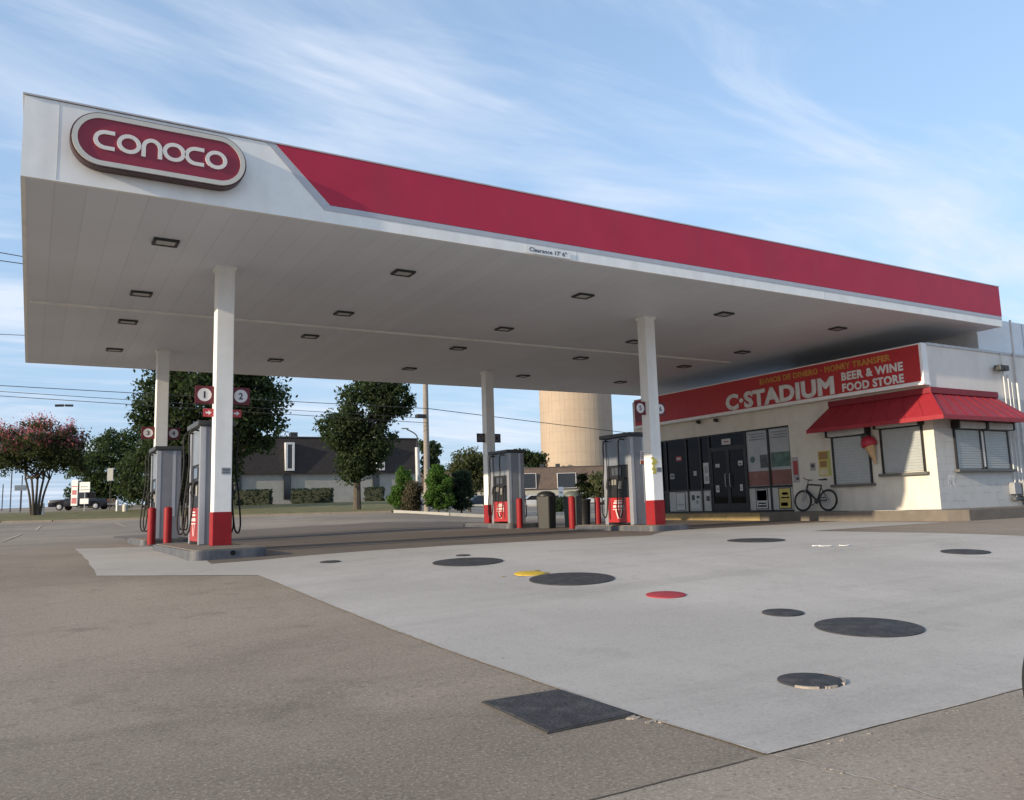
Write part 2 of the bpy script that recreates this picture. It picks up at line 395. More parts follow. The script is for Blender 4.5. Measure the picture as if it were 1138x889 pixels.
for u0, d0, u1, d1 in ((45, 38, 40, 33), (128, 39.5, 140, 34), (24, 30, 2, 25)):
    a = ground_at(u0, d0); b = ground_at(u1, d1); strip('parking_line', [(a.x, a.y), (b.x, b.y)], .09, .012, lot_line, .004, 10)

# ------------------------------------------------------------------ canopy
L, D, FHT = 24.06, 14.63, 1.164
def sz(x, y): return 5.33 + .0019*x - .0066*y
CX0, CX1, CY0, CY1 = 3.305, 13.589, 3.213, 11.597
canopy = thing('filling_station_canopy', 'large white flat canopy with a red fascia band over the pumps', 'canopy', (0, 0, 0))
def soffit_material():
    M = bpy.data.materials.new('soffit_panels'); M.use_nodes = True; t = M.node_tree; b = t.nodes['Principled BSDF']
    b.inputs['Roughness'].default_value = .5
    co = N(t, 'ShaderNodeTexCoord'); sp = N(t, 'ShaderNodeSeparateXYZ'); t.links.new(co.outputs['Object'], sp.inputs[0])
    def mt(op, a, b_):
        n = N(t, 'ShaderNodeMath', operation=op)
        for i, v in enumerate((a, b_)):
            if isinstance(v, (int, float)): n.inputs[i].default_value = v
            else: t.links.new(v, n.inputs[i])
        return n.outputs[0]
    fr = mt('FRACT', mt('MULTIPLY', sp.outputs[0], 1/.405), 0); seam = mt('LESS_THAN', fr, .028)
    nz = N(t, 'ShaderNodeTexNoise'); nz.inputs['Scale'].default_value = .5; nz.inputs['Detail'].default_value = 7
    t.links.new(co.outputs['Object'], nz.inputs['Vector'])
    fl = mt('FLOOR', mt('MULTIPLY', sp.outputs[0], 1/.405), 0); wn_ = N(t, 'ShaderNodeTexWhiteNoise', noise_dimensions='1D'); t.links.new(fl, wn_.inputs['W'])
    v = mt('ADD', mt('MULTIPLY', nz.outputs['Fac'], .14), mt('MULTIPLY', wn_.outputs['Value'], .03))
    v = mt('SUBTRACT', mt('ADD', v, .60), mt('MULTIPLY', seam, .06))
    cb = N(t, 'ShaderNodeCombineColor'); t.links.new(v, cb.inputs[0]); t.links.new(mt('MULTIPLY', v, 1.05), cb.inputs[1]); t.links.new(mt('MULTIPLY', v, 1.15), cb.inputs[2])
    t.links.new(cb.outputs[0], b.inputs['Base Color'])
    bp = N(t, 'ShaderNodeBump'); bp.inputs['Strength'].default_value = .6; bp.inputs['Distance'].default_value = .01; bp.invert = True
    t.links.new(seam, bp.inputs['Height']); t.links.new(bp.outputs[0], b.inputs['Normal'])
    return M
soffit_white = soffit_material()
def slanted_box(mb, x0, x1, y0, y1, a, b):      # heights a and b above the soffit plane
    v = [(x, y, sz(x, y)+h) for h in (a, b) for x, y in ((x0, y0), (x1, y0), (x1, y1), (x0, y1))]
    return mb._add(v, [(3, 2, 1, 0), (4, 5, 6, 7), (0, 1, 5, 4), (1, 2, 6, 5), (2, 3, 7, 6), (3, 0, 4, 7)])
slanted_box(MB(), .06, L-.06, .06, D-.06, .012, .20).build('soffit', soffit_white, canopy)
fb = MB()
T = .06
slanted_box(fb, 0, L, 0, T, 0, FHT); slanted_box(fb, 0, L, D-T, D, 0, FHT)
slanted_box(fb, 0, T, T+.001, D-T-.001, 0, FHT); slanted_box(fb, L-T, L, T+.001, D-T-.001, 0, FHT)
fb.build('fascia', white_paint, canopy)
slanted_box(MB(), .06, L-.06, .06, D-.06, .62, .70).build('roof_deck', mat('roof_deck', (.3, .3, .3), .9), canopy)
def front(p, q, h): return (p, -h, q + .0019*p)
zt = 5.33+FHT
MB().prism([(3.43, zt+.006), (4.32, 5.63), (L+.004, 5.63), (L+.004, zt+.006)], front, .002, .014).build('front_stripe', fascia_red, canopy)
MB().prism([(3.28, zt+.004), (4.22, 5.535), (L+.003, 5.535), (L+.003, 5.626), (4.30, 5.626), (3.405, zt+.004)], front, .0015, .010).build('trim_strip', silver, canopy)
def side(x_, sgn): return lambda p, q, h: (x_+sgn*h, p, q+.0019*x_-.0066*p)
MB().prism([(.02, 5.63), (D-.02, 5.63), (D-.02, zt+.004), (.02, zt+.004)], side(L, 1), .002, .014).build('side_stripe', fascia_red, canopy)
cap = MB()
slanted_box(cap, -.02, L+.02, -.022, .07, FHT+.007, FHT+.03); slanted_box(cap, -.02, L+.02, D-.07, D+.02, FHT+.007, FHT+.03)
slanted_box(cap, -.02, .07, .072, D-.072, FHT+.007, FHT+.03); slanted_box(cap, L-.07, L+.02, .072, D-.072, FHT+.007, FHT+.03)
capm = cap.build('cap_flashing', mat('cap_flashing', (.50, .49, .50), .5, .1), canopy)
for x in (.42, 9.2, 16.4): MB().box((x, -.003, sz(x, 0)+.02), (x+.010, .0, sz(x, 0)+FHT-.01 if x < 1 else sz(x, 0)+.20)).build('fascia_seam', mat('seam_grey', (.55, .56, .56), .6), canopy)
rib = MB()
for y in (7.05,): rib._add([(x, yy, sz(x, yy)+h) for h in (-.035, .011) for x, yy in ((.1, y), (20.5, y), (20.5, y+.07), (.1, y+.07))], [(3, 2, 1, 0), (4, 5, 6, 7), (0, 1, 5, 4), (1, 2, 6, 5), (2, 3, 7, 6), (3, 0, 4, 7)])
rib.build('conduit', white_paint, canopy)
CW = .155
sticker_m = mat('sticker_grey', (.32, .33, .36), .5)
for cx, cy, where in ((CX0, CY0, 0), (CX1, CY0, 1), (CX0, CY1, 2), (CX1, CY1, 3)):
    zb = G(cx, cy)+.14
    c = MB().box((cx-CW, cy-CW, zb), (cx+CW, cy+CW, sz(cx, cy)+.02), .012).build('column', white_paint, canopy, smooth=False)
    MB().box((cx-CW-.012, cy-CW-.012, zb), (cx+CW+.012, cy+CW+.012, zb+.60), .008).build('column_base', base_red, c)
    MB().box((cx-CW-.03, cy-CW-.03, sz(cx, cy)-.05), (cx+CW+.03, cy+CW+.03, sz(cx, cy)+.02), .006).build('collar', white_paint, c)
    if where < 2:
        MB().box((cx-.03, cy-CW-.006, 1.42), (cx+.13, cy-CW-.001, 1.54)).build('notice_plate', sticker_m, c)
        bars = MB()
        for k in range(3): bars.box((cx-.01, cy-CW-.009, 1.445+k*.03), (cx+.11, cy-CW-.006, 1.457+k*.03))
        bars.build('notice_print', mat('print_dark', (.07, .07, .09), .6), c)
    if where == 1:
        mb = MB(); random.seed(3)
        for k in range(9): mb.box((cx-.16+.03*math.sin(k*2.1), cy-CW-.004-.0005*k, 1.38+.045*k), (cx-.04+.05*math.sin(k*1.3), cy-CW-.001, 1.43+.045*k))
        mb.build('torn_sticker', mat('yellow_sticker', (.58, .52, .12), .6, var=.2), c, label='torn yellow sticker')

# lights let into the soffit
lamp_lens = mat('lamp_lens', (.42, .41, .40), .25, var=.1, vscale=8)
LX = [2.1025+4.3557*i for i in range(5)]; LY = [2.0457, 5.603, 8.285, 11.8225]
cn = ['leftmost', 'second from the left', 'middle', 'second from the right', 'rightmost']; rn = ['front', 'second', 'third', 'back']
cl0 = None
def lab(i, j): return f'square dark framed light, {cn[i]} in the {rn[j]} row of the canopy ceiling'
for j in range(4):
    for i in range(5):
        loc = (LX[i], LY[j], sz(LX[i], LY[j])-.03)
        if cl0 is None:
            cl0 = thing('canopy_light', lab(i, j), 'ceiling light', loc, 0, 'lights in the canopy ceiling'); cl0.scale = (.88, .88, 1)
            f_ = MB()
            for a, b in (((-.23, -.19), (.23, -.145)), ((-.23, .145), (.23, .19)), ((-.23, -.144), (-.175, .144)), ((.175, -.144), (.23, .144))): f_.box((*a, 0), (*b, .045), .004)
            f_.build('frame', dark_metal, cl0)
            MB().box((-.173, -.143, .012), (.173, .143, .04)).build('lens', lamp_lens, cl0)
        else: dup(cl0, lab(i, j), loc)

# oval sign
osign = thing('oval_sign', 'rounded red sign with cream capital lettering on the canopy corner', 'sign', (1.75, 0, 5.965))
def stadium(hw, hh, n=18):
    r = hh; P = []
    for k in range(n+1): a = -math.pi/2+math.pi*k/n; P.append((hw-r+r*math.cos(a), r*math.sin(a)))
    for k in range(n+1): a = math.pi/2+math.pi*k/n; P.append((-hw+r+r*math.cos(a), r*math.sin(a)))
    return P
def fs(p, q, h): return (p, -.016-h, q + .0019*p)
MB().prism(stadium(1.19, .405), fs, 0, .17).build('case', mat('sign_case', (.085, .045, .045), .45, .3), osign, smooth=True)
MB().ribbon(stadium(1.132, .347), .070, fs, .165, .20, closed=True).build('rim', mat('sign_rim', (.60, .56, .49), .35, .2, var=.05), osign, smooth=True)
MB().prism(stadium(1.105, .32), fs, .165, .182).build('face', mat('sign_face', (.26, .022, .045), .35, var=.05), osign)
lt = MB(); r = .115; w = .056
def arc(cx, a0, a1, n=22): return [(cx+r*1.12*math.cos(math.radians(a0+(a1-a0)*k/n)), r*math.sin(math.radians(a0+(a1-a0)*k/n))) for k in range(n+1)]
xc = [-.745, -.445, -.145, .155, .455, .745]
def letC(x): lt.ribbon([(x+.115, r)] + arc(x, 90, 270) + [(x+.115, -r)], w, fs, .18, .20)
def letO(x): lt.ribbon(arc(x, 0, 360)[:-1], w, fs, .18, .20, closed=True)
letC(xc[0]); letO(xc[1]); letO(xc[3]); letC(xc[4]); letO(xc[5])
lt.ribbon([(xc[2]+.11, -r-.03), (xc[2]+.11, 0)] + [(xc[2]+.11*math.cos(math.radians(a)), r*math.sin(math.radians(a))) for a in range(10, 171, 10)] + [(xc[2]-.11, 0), (xc[2]-.11, -r-.03)], w, fs, .18, .20)
lt.build('lettering', cream_letter, osign)

# clearance notice
cs = thing('clearance_notice', 'small white height clearance notice on the front lower edge of the canopy', 'sign', (8.1, 0, 5.38))
MB().box((-.06, -.020, -.02), (.95, -.016, .125)).build('plate', chalk_white, cs)
text_mesh('lettering', 'Clearance 17\' 6"', .84, .085, lambda x, y, z: (x+.02, -.0205-z, y+.012), .003, mat('ink', (.03, .03, .05), .6), cs, .01)

# numbered plates on the columns
plate_red = mat('plate_red', (.13, .014, .026), .5, var=.08)
disc_m = mat('disc_white', (.72, .70, .70), .5, var=.04); ink = MATS['ink']
def num_plate(txt, x, y, z, label, size=.34, small=None, dark=False):
    t = thing('number_plate', label, 'number sign', (x, y, z), 0, 'pump number plates')
    h = size/2
    MB().box((-h, -.012, -h), (h, .012, h), .006).build('plate', plate_red if not dark else mat('plate_shaded', (.055, .05, .06), .5), t)  # back right plates: shade is put into the plate and disc colours
    MB().lathe([(h*.74, .0), (h*.74, .004)], 28, fn=lambda a, b, c: (a, -.0125-c, b)).build('disc', disc_m if not dark else mat('disc_shaded', (.16, .16, .17), .5), t)
    text_mesh('numeral', txt, h*.46 if txt != '1' else h*.2, h*.76, lambda a, b, c: (a-h*(.23 if txt != '1' else .1), -.0168-c, b-h*.38), .003, ink, t, .022 if txt != '1' else .0)
    MB().box((-.02 if x > 0 else -.02, .0125, -.03), (.02, .04, .03)).build('bracket', dark_metal, t)
    return t
for cx, cy, z, a, b, w, s, dk in ((CX0, CY0, 2.89, '1', '2', 'front left', .33, 0), (CX1, CY0, 3.02, '5', '6', 'front right', .33, 0), (CX0, CY1, 2.97, '3', '4', 'back left', .33, 0), (CX1, CY1, 3.02, '7', '8', 'back right', .30, 1)):
    for sgn, n in ((-1, a), (1, b)):
        x = cx+sgn*(CW+s/2+.004)
        num_plate(n, x, cy, z, f'square red plate with round numeral {n} on the {w} canopy column' if not dk else f'small plate coloured as in shade on the {"left" if sgn < 0 else "right"} side of the {w} canopy column', s, dark=dk)
for sgn, sd in ((-1, 'left'), (1, 'right')):
    t = thing('warning_plate', f'small red arrow plate on the {sd} side of the front left canopy column', 'warning sign', (CX0+sgn*(CW+.095), CY0, 2.56), 0)
    MB().box((-.09, -.01, -.075), (.09, .01, .075), .004).build('plate', mat('plate_bright', (.42, .05, .06), .5), t)
    MB().prism([(-.05, -.015), (0, -.015), (0, -.045), (.055, 0), (0, .045), (0, .015), (-.05, .015)], lambda p, q, h: (p, -.0105-h, q), 0, .002).build('arrow', disc_m, t)

# ------------------------------------------------------------------ islands, pumps, bollards
def rrect(x0, x1, y0, y1, r, n=8):
    P = []
    for cx, cy, a0 in ((x1-r, y0+r, -90), (x1-r, y1-r, 0), (x0+r, y1-r, 90), (x0+r, y0+r, 180)):
        for k in range(n+1): a = math.radians(a0+90*k/n); P.append((cx+r*math.cos(a), cy+r*math.sin(a)))
    return P
def island(xc_, y0, y1, label, hole=None):
    x0, x1 = xc_-.62, xc_+.62; g = G(xc_, (y0+y1)/2)
    t = thing('pump_island', label, 'pump island', (xc_, y0, g), 0, 'pump islands')
    P = rrect(-.62, .62, 0, y1-y0, .22)
    MB().prism(P, lambda p, q, h: (p, q, h), -.06, .125, .012).build('kerb_rim', steel_kerb, t)
    MB().prism(rrect(-.56, .56, .06, y1-y0-.06, .18), lambda p, q, h: (p, q, h), .12, .14).build('top', concrete_kerb, t)
    if hole: MB().lathe([(.042, 0), (.042, .004)], 16, fn=lambda a, b, c: (a+hole, -.003-c, b+.07)).build('drain_hole', mat('hole_black', (.004, .004, .004), .9), t)
    return t
island(3.12, 1.42, 6.1, 'dark rimmed island carrying the front left column and pump', .04)
island(13.62, 2.62, 6.0, 'dark rimmed island carrying the front right column and pump')
island(3.25, 9.6, 12.6, 'dark rimmed island carrying the back left column and pump')
island(13.6, 9.4, 12.6, 'dark rimmed island carrying the back right column and pump')

door_red = mat('pump_door_red', (.40, .028, .028), .35, var=.07, coat=.3)
graphic = mat('door_graphic', (.74, .66, .64), .5)
screen_m = mat('screen_glass', (.05, .055, .06), .12, spec=.6)
roof_m = mat('pump_roof', (.055, .06, .065), .5)
def make_pump(label):
    t = thing('fuel_pump', label, 'fuel pump', (0, 0, 0), 0, 'fuel pumps')
    hx, hy = .29, .58
    MB().box((-hx-.06, -hy-.05, 2.23), (hx+.06, hy+.05, 2.33), .02).build('roof_cap', roof_m, t)
    for sy in (-1, 1):
        y0, y1 = sorted((sy*hy, sy*(hy-.13)))
        e = MB().box((-hx, y0, .0), (hx, y1, 2.23), .012).build('end_panel', pump_grey, t)
        sfy = sy*(hy+.004)
        st = MB()
        st.box((-hx+.005, min(sy*hy, sfy), .02), (-hx+.10, max(sy*hy, sfy), 2.21)); st.box((hx-.20, min(sy*hy, sfy), .55), (hx-.13, max(sy*hy, sfy), 2.21))
        st.build('pale_edge', pump_light, e)
    MB().box((-hx+.03, -hy+.135, 1.52), (hx-.03, hy-.135, 2.225), .01).build('upper_panel', mat('upper_panel', (.20, .22, .25), .35, .2), t)
    hd = MB().box((-hx+.05, -hy+.135, .70), (hx-.05, hy-.135, 1.515), .01).build('dispenser_head', black_plastic, t)
    for sx in (-1, 1):
        xo = sx*(hx-.05)
        def bx(y0, y1, z0, z1, d): return ((min(xo, xo+sx*d), y0, z0), (max(xo, xo+sx*d), y1, z1))
        MB().box(*bx(-.12, .26, 1.26, 1.46, .02), .004).build('display', screen_m, hd)
        MB().box(*bx(-.12, .02, .92, 1.12, .02), .004).build('keypad', mat('keypad', (.30, .29, .27), .5), hd)
        for k in range(3): MB().box(*bx(.10+.11*k, .18+.11*k, 1.02, 1.16, .022), .004).build('grade_button', mat('grade_button', (.22, .21, .19), .5), hd)
        dr = MB().box((min(xo, sx*(hx+.0)), -hy+.137, .06), (max(xo, sx*(hx+.0)), hy-.137, .695), .01).build('lower_door', door_red, t)
        gm_ = MB(); xg = sx*hx
        for y0, y1, z0, z1 in ((-.20, .20, .54, .575), (-.16, .16, .60, .625), (-.22, -.06, .44, .50), (-.03, .07, .44, .50), (.10, .22, .44, .50), (-.24, .24, .385, .405)):
            gm_.box((min(xg, xg+sx*.003), y0, z0), (max(xg, xg+sx*.003), y1, z1))
        for a, b in (((-.12, .38), (-.03, .16)), ((.12, .38), (.03, .16))):
            gm_.ribbon([a, b], .035, lambda p, q, h, sx=sx: (xg+sx*h, p, q), .0, .003)
        gm_.build('door_print', graphic, dr)
        for k, y in enumerate((-.30, .34)):
            nz = MB()
            nz.tube([(sx*(hx-.03), y, 1.18), (sx*(hx+.05), y, 1.16), (sx*(hx+.07), y, 1.05), (sx*(hx+.06), y, .94)], [.03, .036, .034, .024], 10)
            nz.tube([(sx*(hx+.07), y, 1.05), (sx*(hx+.12), y, .98), (sx*(hx+.075), y, .90)], .010, 6)
            nz.build('nozzle', rubber, t, smooth=True)
            h_ = [(sx*(hx-.02), y, 2.16), (sx*(hx+.10), y, 2.17), (sx*(hx+.16), y, 2.02), (sx*(hx+.14), y+.03, 1.5), (sx*(hx+.20), y+.05, .9), (sx*(hx+.24), y+.04, .40), (sx*(hx+.20), y+.01, .20), (sx*(hx+.13), y, .26), (sx*(hx+.09), y, .55), (sx*(hx+.06), y, .93)]
            MB().tube(smooth_path(h_, 4), .017, 8).build('hose', rubber, t, smooth=True)
    nt = MB().box((.02, -hy-.010, 1.52), (.22, -hy-.004, 1.86)).build('notice', chalk_white, t)
    MB().box((.02, -hy-.013, 1.52), (.22, -hy-.0105, 1.61)).build('notice_band', mat('notice_red', (.45, .10, .06), .5), nt)
    tx = MB()
    for k in range(4): tx.box((.05, -hy-.013, 1.66+.045*k), (.19-.02*(k % 2), -hy-.0105, 1.68+.045*k))
    tx.build('notice_print', mat('notice_ink', (.35, .12, .12), .5), nt)
    return t
def smooth_path(P, n):
    P = [Vector(p) for p in P]; out = []
    for i in range(len(P)-1):
        p0, p1, p2, p3 = P[max(i-1, 0)], P[i], P[i+1], P[min(i+2, len(P)-1)]
        for k in range(n):
            s = k/n; out.append(.5*((2*p1)+(p2-p0)*s+(2*p0-5*p1+4*p2-p3)*s*s+(3*p1-p0-3*p2+p3)*s*s*s))
    return out+[P[-1]]
pump0 = make_pump('grey fuel pump with red doors behind the front left canopy column')
pump0.location = (CX0, 4.30, G(CX0, 4.3)+.14)
dup(pump0, 'grey fuel pump with red doors behind the front right canopy column', (CX1, 4.30, G(CX1, 4.3)+.14))
no_notice = [dup(pump0, 'grey fuel pump behind the pair of red bollards at the back left', (CX0, 10.45, G(CX0, 10.4)+.14)),
    dup(pump0, 'grey fuel pump in front of the back right canopy column', (CX1, 10.42, G(CX1, 10.4)+.14))]
for q_ in no_notice:
    for c_ in list(q_.children):
        if c_.name.startswith('notice'):
            for g_ in list(c_.children): bpy.data.objects.remove(g_)
            bpy.data.objects.remove(c_)

def bollard(x, y, z, label, h=.92, r=.095):
    t = thing('bollard', label, 'bollard', (x, y, z), 0, 'red bollards')
    MB().lathe([(r, -.03), (r, h-.05), (r*.92, h-.02), (r*.6, h), (.005, h+.008)], 20).build('post', base_red, t, smooth=True)
    MB().lathe([(r+.05, -.02), (r+.05, .012), (r+.003, .03)], 20).build('footing', steel_kerb, t, smooth=True)
    return t
bollard(2.87, 9.32, G(2.87, 9.32), 'left red bollard of the pair before the back left pump')
bollard(3.16, 8.76, G(3.15, 8.76), 'right red bollard of the pair before the back left pump')
bollard(13.15, 8.99, G(13.15, 8.99), 'red bollard between the back right pump and the black bin')
bollard(13.3, 6.4, G(13.3, 6.4), 'red bollard standing in front of the grey green bin')
bollard(15.34, 7.96, G(15.34, 7.96), 'dark red bollard standing behind the front right pump', .88)

def bin_(x, y, label, w, h, body, lidm, rz=.3):
    t = thing('litter_bin', label, 'litter bin', (x, y, G(x, y)), rz)
    MB().prism(rrect(-w/2, w/2, -w/2, w/2, .06), lambda p, q, k: (p*(.88+.12*k/h), q*(.88+.12*k/h), k), 0, h, .008).build('body', body, t)
    MB().lathe([(w*.60, 0), (w*.60, .05), (w*.52, .10), (w*.30, .15), (.01, .165)], 28, (0, 0, h)).build('lid', lidm, t, smooth=True)
    pl = MB().box((-w*.22, -w/2-.012, h-.16), (w*.22, -w/2+.006, h-.03), .004).build('flap', lidm, t)
    return t
bin_(13.62, 8.2, 'black litter bin with a domed lid between the bollards', .47, .95, grey_body, black_plastic, .52)
p = ground_at(637.5, 24.6); bin_(p.x, p.y, 'grey green litter bin behind the free standing red bollard', .46, .93, mat('bin_green', (.10, .125, .115), .5), mat('bin_lid', (.12, .14, .13), .5), .52)

# ------------------------------------------------------------------ foliage
def leaf_mat(name, c, var=.45, sc=1.6):
    M = mat(name, c, .75, var=var, vscale=sc, spec=.15)
    t = M.node_tree
    b = t.nodes['Principled BSDF']
    tr = N(t, 'ShaderNodeBsdfTranslucent'); ms = N(t, 'ShaderNodeMixShader'); ms.inputs[0].default_value = .38
    tr.inputs[0].default_value = (c[0]*1.4, c[1]*1.5, c[2]*.9, 1)
    out = [n for n in t.nodes if n.type == 'OUTPUT_MATERIAL'][0]
    t.links.new(b.outputs[0], ms.inputs[1]); t.links.new(tr.outputs[0], ms.inputs[2]); t.links.new(ms.outputs[0], out.inputs[0])
    return M
def leaf_mesh(name, pts, size, material, parent, up=.3):
    n = len(pts); pts = np.asarray(pts)
    a = RNG.normal(size=(n, 3)); a /= np.linalg.norm(a, axis=1)[:, None]
    b = RNG.normal(size=(n, 3)); b[:, 2] *= 1-up; b -= a*(a*b).sum(1)[:, None]; b /= np.linalg.norm(b, axis=1)[:, None]
    s = size*RNG.uniform(.55, 1.3, n)[:, None]; w = s*.55
    v = np.empty((n, 4, 3)); v[:, 0] = pts-a*s; v[:, 1] = pts+b*w; v[:, 2] = pts+a*s; v[:, 3] = pts-b*w
    me = bpy.data.meshes.new(name); me.vertices.add(n*4); me.vertices.foreach_set('co', v.reshape(-1).astype(np.float32))
    me.loops.add(n*4); me.loops.foreach_set('vertex_index', np.arange(n*4, dtype=np.int32))
    me.polygons.add(n); me.polygons.foreach_set('loop_start', np.arange(0, n*4, 4, dtype=np.int32))
    try: me.polygons.foreach_set('loop_total', np.full(n, 4, dtype=np.int32))
    except Exception: pass
    me.update(calc_edges=True); me.validate(); me.materials.append(material)
    o = bpy.data.objects.new(name, me); COL.objects.link(o); o.parent = parent; return o
def clumps(blobs, per, spread):
    C_ = []
    for cx, cy, cz, rx, ry, rz, k in blobs:
        d = RNG.normal(size=(k, 3)); d /= np.linalg.norm(d, axis=1)[:, None]
        rr = RNG.uniform(.35, 1.0, k)**.6
        C_.append(np.c_[cx+d[:, 0]*rx*rr, cy+d[:, 1]*ry*rr, cz+d[:, 2]*rz*rr])
    C_ = np.concatenate(C_)
    rad = spread*RNG.uniform(.5, 1.35, len(C_))
    P = np.repeat(C_, per, 0)+np.clip(RNG.normal(size=(len(C_)*per, 3)), -1.7, 1.7)*np.repeat(rad, per)[:, None]*np.array([.62, .62, .42])
    return C_, P
bark = mat('bark', (.085, .07, .055), .9, var=.35, vscale=7, bump=.6, bscale=20)
def tree(name, label, cat, base, blobs, size, lm, per=26, spread=.55, trunks=((0, 0, .22),), limb=10, fork=.35, group=None, extra=None, thick=1.):
    t = thing(name, label, cat, base, 0, group)
    C_, P = clumps(blobs, per, spread)
    top = max(b[2] for b in blobs)
    leaf_mesh('crown', P, size, lm, t)
    tr = MB()
    order = RNG.permutation(len(C_))[:limb]
    for dx, dy, r in trunks:
        h = top*fork
        tr.tube(smooth_path([(dx*.35, dy*.35, -.15), (dx*.55, dy*.55, h*.5), (dx, dy, h)], 4), np.linspace(r*1.25, r*.8, 9), 9)
    for i, k in enumerate(order):
        dx, dy, r = trunks[i % len(trunks)]; h = top*fork; c = C_[k]
        a = Vector((dx, dy, h*.94)); mid = a.lerp(Vector(c), .5)+Vector((RNG.normal()*.25, RNG.normal()*.25, .25))
        tr.tube(smooth_path([a, mid, c], 4), np.linspace(r*.62, r*.10, 9), 6)
    tr.build('trunk', bark, t, smooth=True)
    if extra: extra(t, C_)
    return t
dark_leaf = leaf_mat('dark_leaf', (.044, .064, .030)); mid_leaf = leaf_mat('mid_leaf', (.052, .078, .036)); olive_leaf = leaf_mat('olive_leaf', (.075, .085, .040))
bright_leaf = leaf_mat('bright_leaf', (.075, .145, .032)); blue_leaf = leaf_mat('blue_leaf', (.032, .050, .034)); brown_leaf = leaf_mat('brown_leaf', (.105, .090, .060))
pink_flower = leaf_mat('pink_flower', (.46, .15, .20)); myrtle_leaf = leaf_mat('myrtle_leaf', (.050, .062, .030))
rv = Vector((RH.x, RH.y, 0)); fv = Vector((FH.x, FH.y, 0))
def blobs_px(base, d, L_):                      # (u, v, half width px, half height px, clumps): in the plane facing the street
    o = []
    for u, v, w, h, k in L_:
        P = at(u, v, d)-base; s = mpx(d)
        o.append((P.x, P.y, P.z, w*s, w*s*.9, h*s, k))
    return o
# the large evergreen oak behind the left pumps
b0 = ground_at(236, 60)
tree('oak_tree', 'tall dark broad tree behind the two left pumps', 'tree', b0, blobs_px(b0, 60, [(232, 440, 62, 40, 130), (185, 455, 34, 48, 62), (285, 445, 30, 34, 48), (290, 478, 24, 26, 26), (235, 495, 62, 38, 95), (190, 515, 36, 34, 50), (200, 400, 40, 30, 40), (262, 405, 40, 26, 40), (170, 490, 24, 34, 24)]), .165, dark_leaf, 80, .78, trunks=((0, 0, .42),), limb=16, fork=.22)
b0 = ground_at(122, 94)
tree('bushy_tree', 'rounded mid green bushy tree behind the dark pickup', 'tree', b0, blobs_px(b0, 94, [(122, 520, 36, 34, 90), (98, 532, 26, 30, 50), (150, 520, 28, 42, 60), (130, 500, 24, 24, 40), (110, 550, 30, 14, 40)]), .18, mid_leaf, 70, .8, limb=8, fork=.2)
b0 = ground_at(165, 68)
tree('understorey_tree', 'low dark green tree left of the back left pump', 'tree', b0, blobs_px(b0, 68, [(160, 530, 24, 30, 50), (190, 538, 26, 24, 46), (225, 540, 30, 22, 46)]), .17, dark_leaf, 66, .75, limb=6, fork=.25)
# crape myrtle
b0 = ground_at(39, 60)
def flowers(t, C_):
    z0 = np.quantile(C_[:, 2], .33); K = C_[C_[:, 2] > z0]
    pk = K[RNG.permutation(len(K))[:300]]
    P = np.repeat(pk+np.array([0, 0, .34]), 34, 0)+RNG.normal(size=(len(pk)*34, 3))*np.array([.17, .17, .26])
    leaf_mesh('blossom', P, .075, pink_flower, t)
tree('crape_myrtle', 'pink flowering multi stemmed small tree at the left edge', 'tree', b0, blobs_px(b0, 60, [(42, 490, 46, 22, 120), (12, 497, 28, 22, 60), (70, 500, 28, 22, 60), (40, 508, 42, 16, 60), (82, 514, 14, 10, 14), (8, 520, 14, 8, 10)]), .10, myrtle_leaf, 70, .46,
     trunks=((-.75, .1, .075), (-.35, -.2, .085), (.05, .1, .085), (.45, -.1, .085), (.85, .15, .075)), limb=30, fork=.52, extra=flowers)
# tree in the grass
b0 = ground_at(397, 49)
tree('street_tree', 'uneven dark tree on the grass before the brown apartment block', 'tree', b0, blobs_px(b0, 49, [(405, 455, 34, 30, 84), (440, 442, 20, 15, 28), (425, 425, 26, 14, 26), (385, 478, 28, 24, 50), (400, 505, 24, 26, 50), (372, 478, 15, 16, 16), (418, 490, 22, 20, 30), (395, 525, 14, 12, 12), (446, 455, 10, 8, 8)]), .115, dark_leaf, 84, .50, trunks=((0, 0, .21),), limb=22, fork=.36)
# shrubs by the lot kerb
SH = [('cypress_shrub', 'bright green conical shrub, leftmost behind the pale kerb', 447, 43.9, [(447, 555, 15, 12, 50), (448, 540, 12, 14, 36), (449, 525, 7, 9, 14)], bright_leaf),
      ('dry_shrub', 'brownish shrub between the two bright green shrubs', 458, 43.3, [(457, 556, 11, 12, 44), (458, 545, 8, 9, 20)], brown_leaf),
      ('cypress_shrub', 'bright green conical shrub, widest behind the pale kerb', 487, 43.4, [(488, 552, 17, 15, 64), (488, 535, 13, 13, 40), (486, 524, 8, 7, 14)], bright_leaf),
      ('cypress_shrub', 'dark bluish green shrub right of the widest bright shrub', 513, 44.4, [(513, 552, 14, 15, 50), (512, 535, 10, 13, 28)], blue_leaf)]
for nm, lb, u, d, bl, lm in SH:
    b0 = ground_at(u, d); tree(nm, lb, 'shrub', b0, blobs_px(b0, d, bl), .058, lm, 150, .21, trunks=((0, 0, .05),), limb=8, fork=.25)
b0 = ground_at(522, 58)
tree('olive_tree', 'loose olive green tree behind the back right column', 'tree', b0, blobs_px(b0, 58, [(520, 515, 17, 15, 50), (535, 522, 14, 16, 30), (510, 530, 14, 14, 26), (525, 540, 16, 10, 24)]), .11, olive_leaf, 76, .45, trunks=((0, 0, .1),), limb=10, fork=.4)
b0 = ground_at(486, 105)
tree('pine_tree', 'narrow dark conifer behind the utility pole', 'tree', b0, blobs_px(b0, 105, [(477, 515, 8, 16, 26), (482, 500, 7, 10, 16), (474, 494, 5, 8, 10)]), .28, dark_leaf, 30, .6, limb=6)
